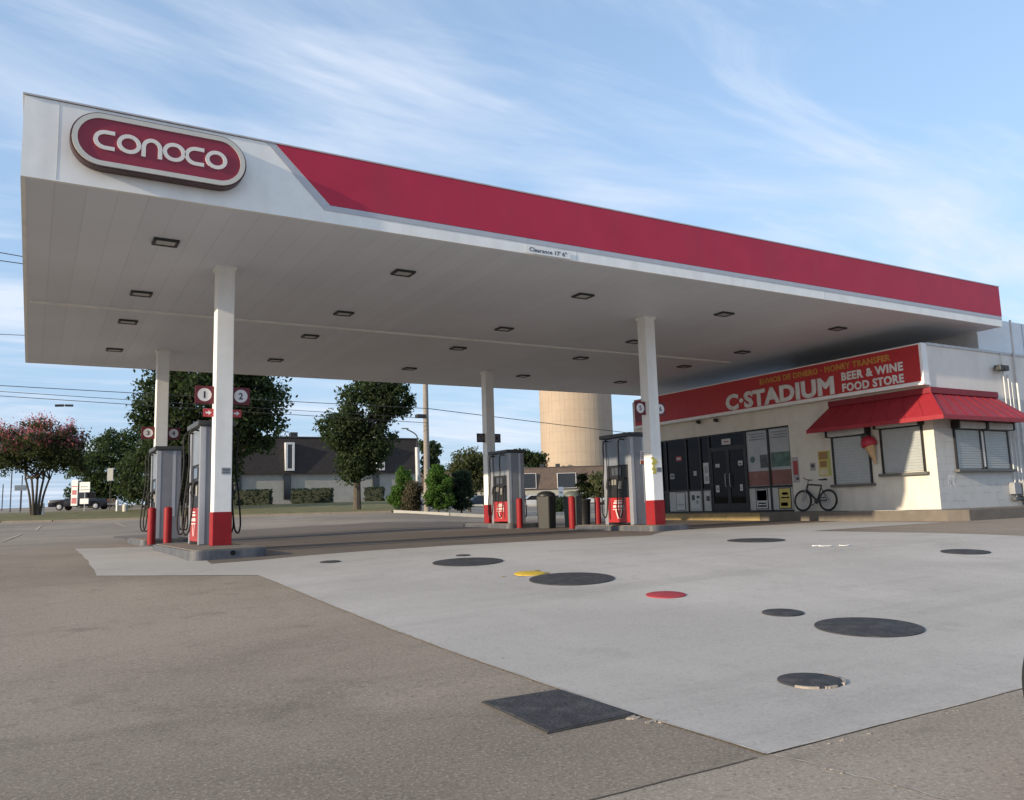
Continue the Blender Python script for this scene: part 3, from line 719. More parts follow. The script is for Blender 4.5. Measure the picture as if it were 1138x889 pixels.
for nm, u, v, w in (('left', 580, 508, 11), ('middle', 597, 511, 8), ('right', 566, 510, 9)):
    b0 = ground_at(u, 175)
    tree('far_tree', f'distant tree above the second apartment roof, {nm} of three', 'tree', b0, blobs_px(b0, 175, [(u, v, w, 6, 40), (u, v+12, w*1.2, 12, 40)]), .32, dark_leaf, 50, 1.0, limb=5)
b0 = ground_at(700, 70); tree('lot_tree', 'green tree right of the potted topiary', 'tree', b0, blobs_px(b0, 70, [(668, 540, 16, 14, 40), (690, 545, 20, 14, 40)]), .2, olive_leaf, 34, .5, limb=6)
b0 = ground_at(622, 50); tree('low_shrub', 'low green shrub behind the bins', 'shrub', b0, blobs_px(b0, 50, [(622, 562, 14, 8, 34), (640, 560, 10, 8, 20)]), .09, mid_leaf, 40, .25, trunks=((0, 0, .04),), limb=5)
# potted topiary by the bins
p = ground_at(650.5, 25.7); tp = thing('potted_topiary', 'tiered dark topiary in a tall black pot beside the grey green bin', 'potted plant', p)
MB().lathe([(.16, 0), (.19, .75), (.21, .78), (.21, .84), (.17, .84)], 20).build('pot', black_plastic, tp, smooth=True)
C_, P = clumps([(0, 0, 1.0, .25, .25, .14, 20), (0, 0, 1.28, .21, .21, .10, 16), (0, 0, 1.52, .16, .16, .10, 12)], 60, .07); leaf_mesh('foliage', P, .035, dark_leaf, tp)
MB().tube([(0, 0, .8), (0, 0, 1.5)], .02, 8).build('stem', bark, tp)

# clipped hedges before the apartment block
def hedge(u0, u1, d, h, label):
    a = ground_at(u0, d); b = ground_at(u1, d); t = thing('hedge', label, 'hedge', a, math.atan2((b-a).y, (b-a).x), 'clipped hedges')
    w = (b-a).xy.length; n = int(w*520)
    P = np.c_[RNG.uniform(0, w, n), RNG.uniform(-.5, .5, n), RNG.uniform(.02, h, n)]
    leaf_mesh('foliage', P, .12, blue_leaf, t)
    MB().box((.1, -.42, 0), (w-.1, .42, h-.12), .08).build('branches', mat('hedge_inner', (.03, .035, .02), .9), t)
hedge(256, 302, 77, 1.5, 'clipped dark hedge at the left below the narrow windows')
hedge(324, 370, 78, 1.45, 'clipped dark hedge left of the street tree trunk')
hedge(405, 427, 79, 1.4, 'clipped dark hedge right of the street tree trunk')

# ------------------------------------------------------------------ apartment blocks and water tower
brown_roof = mat('brown_shingle', (.036, .031, .030), .85, var=.22, vscale=2.5, bump=.5, bscale=9)
low_white = mat('low_white_wall', (.33, .325, .29), .85, var=.1, vscale=1.5)
pane_dark = mat('pane_dark', (.02, .022, .026), .1, var=.2, spec=.6)
fr_white = mat('frame_white', (.62, .62, .62), .6)
def block(name, label, uL, dL, uR, dR, htot, hlow, depth, wins, brown, vents=()):
    a = ground_at(uL, dL); b = ground_at(uR, dR); z = min(a.z, b.z)-.2
    dirv = (b-a); dirv.z = 0; w = dirv.length
    t = thing(name, label, 'building', (a.x, a.y, z), math.atan2(dirv.y, dirv.x))
    MB().box((0, .15, 0), (w, depth, hlow), .02).build('ground_storey', low_white, t)
    MB().prism([(-.25, hlow-.02), (.35, htot), (depth-.2, htot), (depth+.4, hlow-.02)], lambda p, q, h: (h, p, q), -.2, w+.2).build('mansard_roof', brown, t)
    MB().box((-.3, .25, htot), (w+.3, depth, htot+.12)).build('parapet', mat('parapet_dark', (.06, .055, .055), .8), t)
    for x in vents:
        MB().box((x, 2, htot+.1), (x+.8, 2.8, htot+.75), .03).build('roof_vent', dark_metal, t)
    for x, z0, ww, hh, framed in wins:          # x along the front, sill height
        y = -.05 if z0 < hlow else -.12; fw = .22 if hh > 2.5 and ww < 1.5 else .07
        if framed:
            f = MB()
            for A, B in (((x-fw, z0-fw), (x, z0+hh+fw)), ((x+ww, z0-fw), (x+ww+fw, z0+hh+fw)), ((x, z0+hh), (x+ww, z0+hh+fw)), ((x, z0-fw), (x+ww, z0))): f.box((A[0], y-.32, A[1]), (B[0], y+.62, B[1]))
            fo = f.build('window_frame', fr_white, t)
            MB().box((x, y-.15, z0), (x+ww, y+.5, z0+hh)).build('pane', pane_dark, fo)
        else:
            fo = MB().box((x-.06, y+.0, z0-.06), (x+ww+.06, y+.3, z0+hh+.06)).build('window_frame', dark_metal, t)
            MB().box((x, y-.03, z0), (x+ww, y+.1, z0+hh)).build('pane', pane_dark, fo)
    return t
# window x from pixels: metres along the front of block one
a_ = ground_at(190, 80); b_ = ground_at(465, 92); WL = (b_-a_).xy.length
def fx(u):                                      # where column u meets the front of block one
    d = (b_-a_).xy; r = ray(u, 540); r = Vector((r.x, r.y)); o = (a_-EYE).xy
    det = r.x*(-d.y)+d.x*r.y; s = -(r.x*(-o.y)+r.y*o.x)/det if abs(det) > 1e-9 else 0
    return s*WL
blk = block('apartment_block', 'brown two storey apartment block with white ground floor and slit windows', 190, 80, 465, 92, 7.3, 3.45, 13,
      [(fx(318.5), 3.95, .5, 2.55, 1), (fx(316), .8, .62, 2.4, 0), (fx(419.5), 3.95, .5, 2.55, 1), (fx(415), .8, .62, 2.4, 0), (fx(262), .5, .5, 2.6, 0)], brown_roof, (fx(327), fx(440)))
roof2 = mat('faded_shingle', (.115, .085, .070), .85, var=.2, vscale=1.2, bump=.4, bscale=7)
block('apartment_block', 'faded brown shingled apartment block below the round tower', 462, 150, 705, 152, 7.4, 3.4, 14,
      [(1.6, .6, 2.0, 3.4, 1), (20, 3.6, 2.4, 2.7, 1), (26.5, 3.5, 3.4, 2.7, 1), (24, .5, 1.5, 2.2, 0), (30, .6, 2.4, 1.8, 1), (17.5, .6, 2.4, 1.8, 1), (36, .6, 2, 1.8, 0)], roof2, (23.5, 26.5))
pt = ground_at(644, 190); tower = thing('water_tower', 'wide round tan concrete water tower beyond the apartments', 'water tower', (pt.x, pt.y, pt.z))
tan = mat('tan_concrete', (.40, .32, .24), .85, var=.06, vscale=.25, dirt=((.38, .275, .185), .4, .22))
R_ = 8.55
MB().lathe([(R_, -1), (R_, 36)], 64).build('shell', tan, tower, smooth=True)
rb = MB()
for k in range(1, 15): rb.lathe([(R_+.01, 2.4*k), (R_+.03, 2.4*k+.04), (R_+.01, 2.4*k+.08)], 64)
rb.build('pour_line', mat('pour_line', (.375, .295, .22), .9), tower, smooth=True)
pl_ = MB()
for k in range(48):
    a = 2*math.pi*k/48; pl_.box((R_-.1, -.05, -1), (R_+.015, .05, 35.9), M=Matrix.Rotation(a, 4, 'Z'))
pl_.build('pilaster', tan, tower)
MB().lathe([(R_+.5, 36), (R_+.5, 36.6), (R_*.6, 38.2), (.05, 39)], 64).build('cap', tan, tower, smooth=True)

# ------------------------------------------------------------------ pole, lamp, wires
wood = mat('pole_wood', (.26, .23, .20), .85, var=.2, vscale=8)
pp = ground_at(475, 47); pole = thing('utility_pole', 'weathered utility pole behind the green shrubs', 'utility pole', pp)
MB().tube([(0, 0, -.3), (0, 0, 12.2)], [.19, .13], 12).build('mast', wood, pole, smooth=True)
ca = MB(); ca.box((-1.2, -.06, 11.3), (1.2, .06, 11.42), .01, Matrix.Rotation(.6, 4, 'Z')); ca.build('crossarm', wood, pole)
bx_ = at(467.5, 462.5, 47)-pp; MB().box((bx_.x-.28, bx_.y-.2, bx_.z-.1), (bx_.x+.28, bx_.y+.2, bx_.z+.1), .02, None).build('equipment_box', dark_metal, pole)
MB().tube([(bx_.x, bx_.y, bx_.z), (0, 0, bx_.z+.05)], .025, 8).build('bracket', dark_metal, pole)
lp = ground_at(466, 45); lamp = thing('street_lamp', 'slim pale street lamp leaning beside the utility pole', 'street lamp', lp)
t1 = at(463.5, 497, 45)-lp; t2 = at(463, 484, 45)-lp; t3 = at(452, 477, 45)-lp; t4 = at(446, 476, 45)-lp
MB().tube([(0, 0, -.2), t1], [.16, .12], 12).build('post', mat('lamp_post', (.55, .55, .56), .5, .2), lamp, smooth=True)
MB().tube(smooth_path([t1, t2, t3], 5), .035, 8).build('arm', dark_metal, lamp, smooth=True)
MB().box((t4.x-.05, t4.y-.22, t4.z-.05), (t3.x+.1, t3.y+.1, t3.z+.07), .03).build('lamp_head', mat('lamp_head', (.25, .32, .28), .4), lamp)
wire_m = mat('wire', (.03, .03, .032), .6)
def wire(a, b, sag, r, label):
    a = Vector(a); b = Vector(b); o = a.copy()
    P = [a.lerp(b, k/24)-Vector((0, 0, 4*sag*(k/24)*(1-k/24)))-o for k in range(25)]
    w_ = MB().tube(P, r, 6).build('power_line', wire_m); w_.location = o; tag(w_, label, 'power line', 'overhead wires'); return w_
wire(at(-60, 425, 40), at(476, 454, 47), .02, .018, 'highest of the low wires crossing behind the oak tree')
wire(at(-60, 431, 40), at(476, 465, 47), .02, .014, 'middle low wire crossing behind the oak tree')
wire(at(-60, 436, 40), at(476, 470, 47), .02, .016, 'lowest wire behind the oak tree, with a dark splice')
wire(at(476, 454, 47), at(760, 488, 60), .03, .020, 'wire sloping down from the utility pole past the round tower')
wire(at(-60, 270, 34), pp+Vector((-.9, .6, 11.5)), .1, .018, 'upper of the two high wires left of the canopy')
wire(at(-60, 281, 34), pp+Vector((.9, -.6, 11.5)), .1, .018, 'lower of the two high wires left of the canopy')
wire(at(-60, 369, 37), pp+Vector((0, 0, 9.8)), .1, .014, 'single faint wire just below the canopy corner')
sp_ = at(72, 450.5, 41.7); sb = MB(); sb.tube([(-.42, .2, 0), (-.05, .03, 0)], .065, 8); sb.tube([(.02, 0, 0), (.36, -.2, -.02)], .06, 8)
o = sb.build('cable_splice', black_plastic); o.location = sp_; tag(o, 'dark splice case hanging on the lowest wire', 'cable splice')

# ------------------------------------------------------------------ vehicles and small things of the street
tyre_m = rubber; rim_m = mat('rim', (.42, .42, .44), .3, .7)
def vehicle(name, label, cat, P, rz, col, length, width, pickup=False, group=None):
    t = thing(name, label, cat, P, rz, group)
    cp = mat('car_paint_'+'_'.join(str(int(c*999)) for c in col), col, .25, .2, var=.03, coat=.25)
    hl = length/2; Wd = width/2
    fn = lambda p, q, h: (p, h, q)
    def arch(x): return [(x+.42*math.cos(a), .36+.42*math.sin(a)) for a in np.linspace(math.pi, 0, 9)]
    xr, xf = -hl*.62, hl*.62; zs = 1.05 if pickup else .86
    out = [(-hl, .35)] + arch(xr) + arch(xf) + [(hl, .35), (hl+.02, zs*.7), (hl-.12, zs*.97), (hl*.35, zs+.03), (-hl+.05, zs+.02), (-hl-.02, zs*.7)]
    out[1:1] = [(xr-.42, .28)]
    MB().prism(out, fn, -Wd, Wd, .03).build('body', cp, t, smooth=True)
    zr = zs+.75 if pickup else zs+.56
    cab = [(hl*.36, zs), (hl*.10, zr), (-hl*.28, zr), (-hl*.36, zs)] if pickup else [(hl*.42, zs), (hl*.08, zr), (-hl*.45, zr), (-hl*.82, zs)]
    MB().prism(cab, fn, -Wd*.86, Wd*.86, .04).build('cabin', cp, t, smooth=True)
    cx_ = sum(p for p, q in cab)/4; inn = [(cx_+(p-cx_)*.86, zs+.06+(q-zs)*.80) for p, q in cab]
    for sy in (-1, 1): MB().prism(inn, fn, sy*Wd*.862, sy*Wd*.872).build('side_window', pane_dark, t)
    for a, b, nm in ((cab[0], cab[1], 'windscreen'), (cab[3], cab[2], 'rear_window')):
        A = Vector((a[0], a[1])); B = Vector((b[0], b[1])); nrm = Vector((B.y-A.y, -(B.x-A.x))).normalized()
        if nm == 'rear_window': nrm = -nrm
        pa = A.lerp(B, .12); pb = A.lerp(B, .88)
        MB().prism([tuple(pa+nrm*.005), tuple(pb+nrm*.005), tuple(pb+nrm*.02), tuple(pa+nrm*.02)], fn, -Wd*.74, Wd*.74).build(nm, pane_dark, t)
    for x in (xr, xf):
        for sy in (-1, 1):
            f2 = lambda a, b, c, x=x, sy=sy: (x+a, sy*(Wd-.20+c), .34+b)
            w_ = MB().lathe([(.20, .01), (.31, .0), (.34, .04), (.34, .17), (.31, .21), (.21, .205)], 24, fn=f2).build('wheel', tyre_m, t, smooth=True)
            MB().lathe([(.205, .15), (.205, .208), (.12, .214), (.04, .22)], 18, fn=f2).build('rim', rim_m, w_, smooth=True)
    for sy in (-1, 1):
        MB().box((hl-.1, sy*Wd*.72-.17, zs*.72), (hl+.025, sy*Wd*.72+.17, zs*.9), .01).build('headlight', mat('lamp_glass', (.6, .6, .6), .1), t)
        MB().box((-hl-.025, sy*Wd*.78-.12, zs*.70), (-hl+.1, sy*Wd*.78+.12, zs*.95), .01).build('tail_light', mat('tail_red', (.3, .02, .02), .2), t)
    MB().box((-hl-.06, -Wd*.9, .42), (-hl+.02, Wd*.9, .58), .02).build('bumper', silver if pickup else cp, t)
    MB().box((hl-.02, -Wd*.9, .40), (hl+.06, Wd*.9, .56), .02).build('bumper', silver if pickup else cp, t)
    return t
ang = math.atan2(RH.y, RH.x)
P = ground_at(91, 80); vehicle('pickup_truck', 'dark pickup truck parked behind the white notice boards', 'pickup truck', P, ang+math.pi+.05, (.006, .007, .016), 5.6, 1.95, True)
for u, d, col, nm, a in ((531, 98, (.05, .065, .09), 'dark blue car parked behind the back right column', .4), (590, 88, (.55, .56, .58), 'silver car parked between the back right pump and the black bin', .15), (614, 104, (.02, .03, .07), 'navy car parked above the black bin lid', -.1), (660, 108, (.62, .62, .62), 'white car parked right of the potted topiary', .2)):
    vehicle('parked_car', nm, 'car', ground_at(u, d), ang+math.pi+a, col, 4.5, 1.8, False, 'cars parked by the apartments')

def board(name, label, cat, u0, u1, v0, v1, d, face, post, prints=()):
    um = (u0+u1)/2; g = ground_at(um, d); w = (u1-u0)*mpx(d); z1 = at(um, v0, d).z-g.z; z0 = max(at(um, v1, d).z-g.z, 0.02)
    t = thing(name, label, cat, g, ang)
    b_ = MB().box((-w/2, -.04, z0), (w/2, .04, z1), .008).build('panel', face, t)
    for k, (a, c, e, f, mt_) in enumerate(prints): MB().box((-w/2+a*w, -.046, z0+(z1-z0)*c), (-w/2+e*w, -.041, z0+(z1-z0)*f)).build('print', mt_, b_)
    if post: MB().tube([(0, .06, -.2), (0, .06, z1-.05)], .035, 8).build('post', post, t, smooth=True)
    return t
pk = mat('print_pink', (.50, .16, .17), .6); blue_s = mat('sign_blue', (.05, .09, .14), .5); gm2 = mat('sign_back', (.30, .31, .31), .5, .3)
board('notice_board', 'tall narrow white and pink board in front of the pickup', 'notice board', 78.5, 85.5, 533, 562, 72, chalk_white, None, ((.1, .08, .9, .3, pk), (.15, .42, .85, .6, pk), (.1, .72, .9, .76, pk)))
t_ = board('notice_board', 'small white board on a post in front of the pickup', 'notice board', 87.5, 99, 535.5, 547, 71, chalk_white, silver, ((.1, .2, .9, .3, gm2), (.1, .5, .8, .6, gm2)))
board('notice_board', 'low white board against the door of the pickup', 'notice board', 88.5, 98, 554, 560, 70.5, chalk_white, silver)
board('traffic_sign', 'grey back of a road sign on a dark post above the pickup', 'road sign', 118, 124.5, 520, 534, 70, gm2, dark_metal)
board('street_sign', 'dark blue sign on two posts left of the crape myrtle stems', 'street sign', 15, 28, 539, 545, 75, blue_s, dark_metal)
for u, v0, d, lb in ((11, 518, 78, 'thin dark post at the far left of the street'), (23, 528, 84, 'thin grey post behind the blue street sign'), (2, 538, 90, 'short thin post at the left edge of the picture')):
    g = ground_at(u, d); h = at(u, v0, d).z-g.z; o = MB().tube([(0, 0, -.2), (0, 0, h)], .05, 8).build('thin_post', dark_metal, smooth=True); o.location = g; tag(o, lb, 'post')
def small_post(name, label, cat, u, d, h, r, m_):
    g = ground_at(u, d); t = thing(name, label, cat, g)
    MB().lathe([(r, -.1), (r, h*.86), (r*.8, h*.95), (r*.25, h)], 16).build('post', m_, t, smooth=True)
    MB().lathe([(r*1.12, h*.6), (r*1.12, h*.68)], 16).build('collar', silver, t, smooth=True)
small_post('marker_post', 'white marker post beside the crape myrtle', 'marker post', 46.5, 62, .95, .16, chalk_white)
small_post('marker_post', 'white marker post at the right end of the pickup', 'marker post', 130, 66, 1.0, .09, chalk_white)
small_post('utility_pedestal', 'pale squat pedestal in the grass left of the back left pump', 'utility pedestal', 139, 64, .62, .2, mat('pedestal', (.52, .49, .40), .7))
board('parking_sign', 'white upright sign above the black bin, before the apartments', 'sign', 621.5, 627, 541, 559, 62, chalk_white, silver, ((.2, .3, .8, .4, gm2), (.2, .6, .8, .7, gm2)))
board('parking_sign', 'white upright sign left of the silver car', 'sign', 566, 570.5, 545, 554, 64, chalk_white, silver)

# ------------------------------------------------------------------ shop
XF, YS, SZ = 21.1, .523, .28                    # front wall plane, side wall plane, pavement height
side_walk = MB().prism([(20.1, 13.4), (20.1, -.25), (20.45, -.6), (46, -.6), (46, 14), (XF+.5, 14), (XF+.5, 13.4)], lambda p, q, h: (p, q, h), -.3, SZ, .02).build('shop_pavement', concrete_kerb, kind='structure')
MB().box((20.07, 5.85, .02), (20.098, 13.3, SZ-.02)).build('kerb_paint', yellow_paint, kind='structure')
sb_ = MB().box((20.095, 5.85, SZ+.001), (20.22, 13.3, SZ+.006)); sb_.build('kerb_paint', yellow_paint, kind='structure')
kw = MB().box((20.10, .9, SZ+.001), (20.55, 2.6, SZ+.008)); kw.build('kerb_paint', mat('kerb_white', (.55, .52, .47), .8, var=.15), kind='structure')
shop = thing('shop', 'cream food shop with dark glazed front and red corner awning', 'shop', (XF, YS, SZ))
def shop_build(mb, name, m_, parent=shop, **k):
    bmesh.ops.translate(mb.b, verts=mb.b.verts, vec=Vector((-XF, -YS, -SZ))); return mb.build(name, m_, parent, **k)
ZT = 4.72
Y_W0, Y_W1 = 5.35, 11.55                        # glazed opening
zw0, zw1 = SZ+.02, 3.02
w = MB()
w.box((XF, YS, SZ-.3), (XF+.22, Y_W0, ZT)); w.box((XF, Y_W1, SZ-.3), (XF+.22, 13.1, ZT)); w.box((XF, Y_W0+.001, zw1), (XF+.22, Y_W1-.001, ZT))
shop_build(w, 'front_wall', cream_wall)
def block_wall():
    M = bpy.data.materials.new('painted_block'); M.use_nodes = True; t = M.node_tree; b = t.nodes['Principled BSDF']; b.inputs['Roughness'].default_value = .85
    co = N(t, 'ShaderNodeTexCoord'); mp = N(t, 'ShaderNodeMapping'); mp.inputs['Rotation'].default_value = (math.radians(90), 0, 0); t.links.new(co.outputs['Object'], mp.inputs[0])
    br = N(t, 'ShaderNodeTexBrick'); br.inputs['Scale'].default_value = 1; br.inputs['Brick Width'].default_value = .42; br.inputs['Row Height'].default_value = .20; br.inputs['Mortar Size'].default_value = .012
    br.inputs['Color1'].default_value = (.55, .545, .52, 1); br.inputs['Color2'].default_value = (.49, .485, .46, 1); br.inputs['Mortar'].default_value = (.36, .36, .35, 1)
    t.links.new(mp.outputs[0], br.inputs['Vector'])
    nz = N(t, 'ShaderNodeTexNoise'); nz.inputs['Scale'].default_value = 3; nz.inputs['Detail'].default_value = 8; t.links.new(co.outputs['Object'], nz.inputs['Vector'])
    mr = N(t, 'ShaderNodeMapRange'); mr.inputs['From Min'].default_value = .4; mr.inputs['From Max'].default_value = .65; mr.inputs['To Max'].default_value = .75; t.links.new(nz.outputs['Fac'], mr.inputs['Value'])
    mx_ = N(t, 'ShaderNodeMix'); mx_.data_type = 'RGBA'; mx_.inputs['A'].default_value = (.56, .555, .53, 1); t.links.new(mr.outputs[0], mx_.inputs['Factor']); t.links.new(br.outputs['Color'], mx_.inputs['B'])
    t.links.new(mx_.outputs['Result'], b.inputs['Base Color'])
    bp = N(t, 'ShaderNodeBump'); bp.inputs['Strength'].default_value = .4; bp.inputs['Distance'].default_value = .01; t.links.new(br.outputs['Fac'], bp.inputs['Height']); bp.invert = True; t.links.new(bp.outputs[0], b.inputs['Normal'])
    return M
w = MB(); w.box((XF+.0025, YS-.004, SZ-.3), (40, YS+.2, 3.4)); shop_build(w, 'side_wall', block_wall())
w = MB(); w.box((XF+.0025, YS-.002, 3.402), (40, YS+.2, ZT)); shop_build(w, 'side_upper_wall', wall_white)
w = MB(); w.box((XF+.03, YS-.03, ZT+.001), (40, YS+.235, ZT+.07)); shop_build(w, 'parapet_cap', mat('parapet_cap', (.50, .51, .52), .5, .2))
w = MB(); w.box((XF+.23, YS+.25, ZT-.3), (40, 13.1, ZT-.15)); shop_build(w, 'flat_roof', mat('flat_roof', (.3, .3, .29), .9))
w = MB(); w.box((24.12, YS+.24, 3.4), (40, YS+.5, 5.86)); w.box((24.12, YS+.502, ZT-.2), (24.4, 7.6, 5.86)); shop_build(w, 'roof_screen', metal_white)
w = MB()
for x in (26.6, 28.9): w.box((x, YS+.225, ZT), (x+.03, YS+.239, 5.85))
shop_build(w, 'screen_seam', mat('seam_blue', (.44, .48, .52), .5))
# inside of the shop
inn = mat('shop_interior', (.10, .085, .07), .8, var=.3, vscale=2)
w = MB(); w.box((XF+3.4, 4.6, SZ), (XF+3.5, 12.4, 3.3)); w.box((XF+.3, 4.5, SZ), (XF+3.4, 4.6, 3.3)); w.box((XF+.3, 12.4, SZ), (XF+3.4, 12.5, 3.3)); w.box((XF+.25, 4.62, SZ-.02), (XF+3.38, 12.38, SZ+.01)); w.box((XF+.3, 4.62, 3.2), (XF+3.38, 12.38, 3.25))
shop_build(w, 'interior', inn)
random.seed(21)
for k, y in enumerate((5.2, 6.9, 8.9, 10.4)):
    s_ = MB(); s_.box((XF+1.5, y, SZ), (XF+1.9, y+1.1, 1.75), .01); so_ = shop_build(s_, 'shelf_unit', mat('shelf_grey', (.16, .16, .16), .6))
    for c_, cm in enumerate(((.30, .08, .05), (.34, .28, .08), (.07, .14, .28), (.36, .35, .33))):
        g_ = MB()
        for q in range(7):
            yy = y+.04+q*.15; zz = .55+.3*c_; g_.box((XF+1.36, yy, SZ+zz-.28), (XF+1.49, yy+.11, SZ+zz-.28+random.uniform(.12, .22)))
        shop_build(g_, 'goods', mat('goods_%d' % c_, cm, .5), so_)
mat('film_green', (.07, .13, .095), .35, var=.5, vscale=5)
# glazing
def glass_material():
    M = bpy.data.materials.new('tinted_glass'); M.use_nodes = True; t = M.node_tree; t.nodes.clear()
    out = N(t, 'ShaderNodeOutputMaterial'); g = N(t, 'ShaderNodeBsdfGlossy'); g.inputs['Roughness'].default_value = .03; g.inputs[0].default_value = (.30, .30, .31, 1)
    tr = N(t, 'ShaderNodeBsdfTransparent'); tr.inputs[0].default_value = (.22, .22, .22, 1)
    fr_ = N(t, 'ShaderNodeFresnel'); fr_.inputs[0].default_value = 1.5
    nz = N(t, 'ShaderNodeTexNoise'); nz.inputs['Scale'].default_value = 1.5
    bp = N(t, 'ShaderNodeBump'); bp.inputs['Strength'].default_value = .03; t.links.new(nz.outputs['Fac'], bp.inputs['Height']); t.links.new(bp.outputs[0], g.inputs['Normal'])
    mx_ = N(t, 'ShaderNodeMixShader'); t.links.new(fr_.outputs[0], mx_.inputs[0]); t.links.new(tr.outputs[0], mx_.inputs[1]); t.links.new(g.outputs[0], mx_.inputs[2]); t.links.new(mx_.outputs[0], out.inputs[0])
    return M
glass = glass_material()
film = mat('window_film', (.34, .34, .34), .25, var=.15, vscale=1.5, spec=.5)
white_panel = mat('kick_panel', (.46, .46, .44), .5, var=.1, vscale=2)
mull = [11.55, 11.27, 10.17, 9.44, 8.98, 7.26, 6.27, 5.35]     # mullion positions along the front, left to right
fr = MB(); FW = .035
for y in mull: fr.box((XF+.02, y-FW, zw0), (XF+.12, y+FW, zw1-.05))
fr.box((XF+.018, Y_W0-.03, zw1-.05), (XF+.122, Y_W1+.03, zw1+.02)); fr.box((XF+.018, Y_W0-.03, SZ-.01), (XF+.122, Y_W1+.03, SZ+.05))
for a, b in zip(mull, mull[1:]):
    if not (a == 8.98): fr.box((XF+.021, b+FW+.001, 1.06), (XF+.119, a-FW-.001, 1.12))
frame = shop_build(fr, 'storefront_frame', frame_dark)
for a, b in zip(mull, mull[1:]):
    if a == 8.98: continue
    y0, y1 = b+FW+.003, a-FW-.003
    g_ = MB(); g_.box((XF+.06, y0, 1.125), (XF+.075, y1, zw1-.055)); pane = shop_build(g_, 'window_pane', film if b in (6.27, 5.35) else glass)
    k_ = MB(); k_.box((XF+.045, y0, SZ+.055), (XF+.08, y1, 1.055)); shop_build(k_, 'kick_panel', white_panel if b not in (11.27, 8.98) else frame_dark if b == 11.27 else white_panel)
    if b in (6.27, 5.35):                       # printed film on the two right hand windows
        f_ = MB(); f_.box((XF+.055, y0, 1.14), (XF+.058, y1, 1.62)); shop_build(f_, 'film_band', mat('film_rust', (.20, .075, .055), .35, var=.25, vscale=4), pane)
        f_ = MB(); f_.box((XF+.056, y0+.04, 1.72), (XF+.0585, y1-.04, 2.20) if b == 5.35 else (XF+.0585, y1-.55, 2.15)); shop_build(f_, 'film_picture', mat('film_green', (.07, .13, .095), .35, var=.5, vscale=5) if b == 5.35 else mat('film_dark', (.06, .065, .065), .35, var=.5, vscale=6), pane)
        f_ = MB()
        for q in range(3): f_.box((XF+.056, y0+.1, 2.66+.09*q), (XF+.0585, y1-.12-.1*(q % 2), 2.70+.09*q))
        shop_build(f_, 'film_print', mat('film_grey', (.17, .17, .18), .35), pane)
        if b == 6.27:
            f_ = MB(); f_.lathe([(.11, 0), (.11, .002)], 20, fn=lambda p, q, h: (XF+.0575-h, 7.0+p, 2.02+q)); shop_build(f_, 'film_disc', MATS['film_green'], pane)
# double door
for y0, y1, sd in ((8.12+.005, 8.98-FW-.004, 'left'), (7.26+FW+.004, 8.12-.005, 'right')):
    d_ = MB()
    d_.box((XF+.03, y0, SZ+.06), (XF+.09, y0+.07, 2.5)); d_.box((XF+.03, y1-.07, SZ+.06), (XF+.09, y1, 2.5)); d_.box((XF+.031, y0+.071, SZ+.06), (XF+.089, y1-.071, SZ+.30)); d_.box((XF+.031, y0+.071, 2.42), (XF+.089, y1-.071, 2.5))
    do = shop_build(d_, 'door', frame_dark)
    g_ = MB(); g_.box((XF+.052, y0+.072, SZ+.301), (XF+.064, y1-.072, 2.419)); shop_build(g_, 'door_glass', glass, do)
    yh = y0+.10 if sd == 'left' else y1-.10
    h_ = MB(); h_.tube([(XF+.02, yh, 1.15), (XF-.03, yh, 1.18), (XF-.03, yh, 1.58), (XF+.02, yh, 1.61)], .013, 8); shop_build(h_, 'door_handle', silver, do)
g_ = MB(); g_.box((XF+.06, 7.30, 2.56), (XF+.075, 8.94, zw1-.055)); shop_build(g_, 'transom_pane', glass)
fr = MB(); fr.box((XF+.0205, 7.296, 2.505), (XF+.1195, 8.944, 2.555)); shop_build(fr, 'transom_bar', frame_dark)

def poster(label, y0, y1, z0, z1, back, bits, x=XF+.04):
    t = thing('poster', label, 'poster', (x, (y0+y1)/2, z0), 0, 'posters on the shop front')
    w_, h_ = y1-y0, z1-z0
    MB().box((-.008, -w_/2, 0), (0, w_/2, h_)).build('sheet', back, t)
    for a, b, c, d, m_ in bits:                 # fractions from the left and the bottom, as seen
        MB().box((-.0105, w_/2-c*w_, b*h_), (-.0082, w_/2-a*w_, d*h_)).build('print', m_, t)
pb = mat('poster_blue', (.05, .17, .28), .5, var=.3, vscale=6); pw = mat('poster_white', (.52, .53, .52), .5, var=.08); py = mat('poster_yellow', (.56, .45, .13), .5, var=.15); pd = mat('poster_dark', (.05, .055, .06), .5); pg = mat('poster_green', (.10, .22, .16), .5); pr = mat('poster_red', (.35, .05, .05), .5)
poster('blue and white poster with a dark frame low in the right hand glazing', 6.42, 6.95, .36, 1.04, pd, ((.06, .04, .94, .96, pw), (.10, .42, .90, .92, pb), (.2, .55, .55, .8, pg), (.15, .12, .85, .2, py), (.2, .26, .8, .32, pb)))
poster('yellow poster with a dark frame low beside the bicycle', 5.47, 5.98, .36, 1.04, pd, ((.06, .04, .94, .96, py), (.3, .66, .75, .78, pd), (.2, .5, .85, .56, pw), (.15, .14, .7, .3, pw)))
poster('white poster with a thin dark outline, leftmost low in the glazing', 10.35, 10.85, .36, 1.03, pd, ((.05, .03, .95, .97, pw), (.15, .3, .85, .34, gm2)))
poster('white poster with dark blotches low in the second narrow bay', 9.55, 10.05, .42, 1.04, pw, ((.1, .5, .4, .8, pd), (.5, .3, .8, .5, gm2), (.6, .6, .9, .75, pd)))
poster('tall white notice beside the shop door', 9.06, 9.32, 1.30, 2.05, pw, ((.2, .12, .8, .35, gm2), (.2, .5, .8, .85, gm2)))
poster('short white notice low beside the shop door', 9.06, 9.34, .55, 1.0, pw, ((.3, .3, .9, .7, pd),))
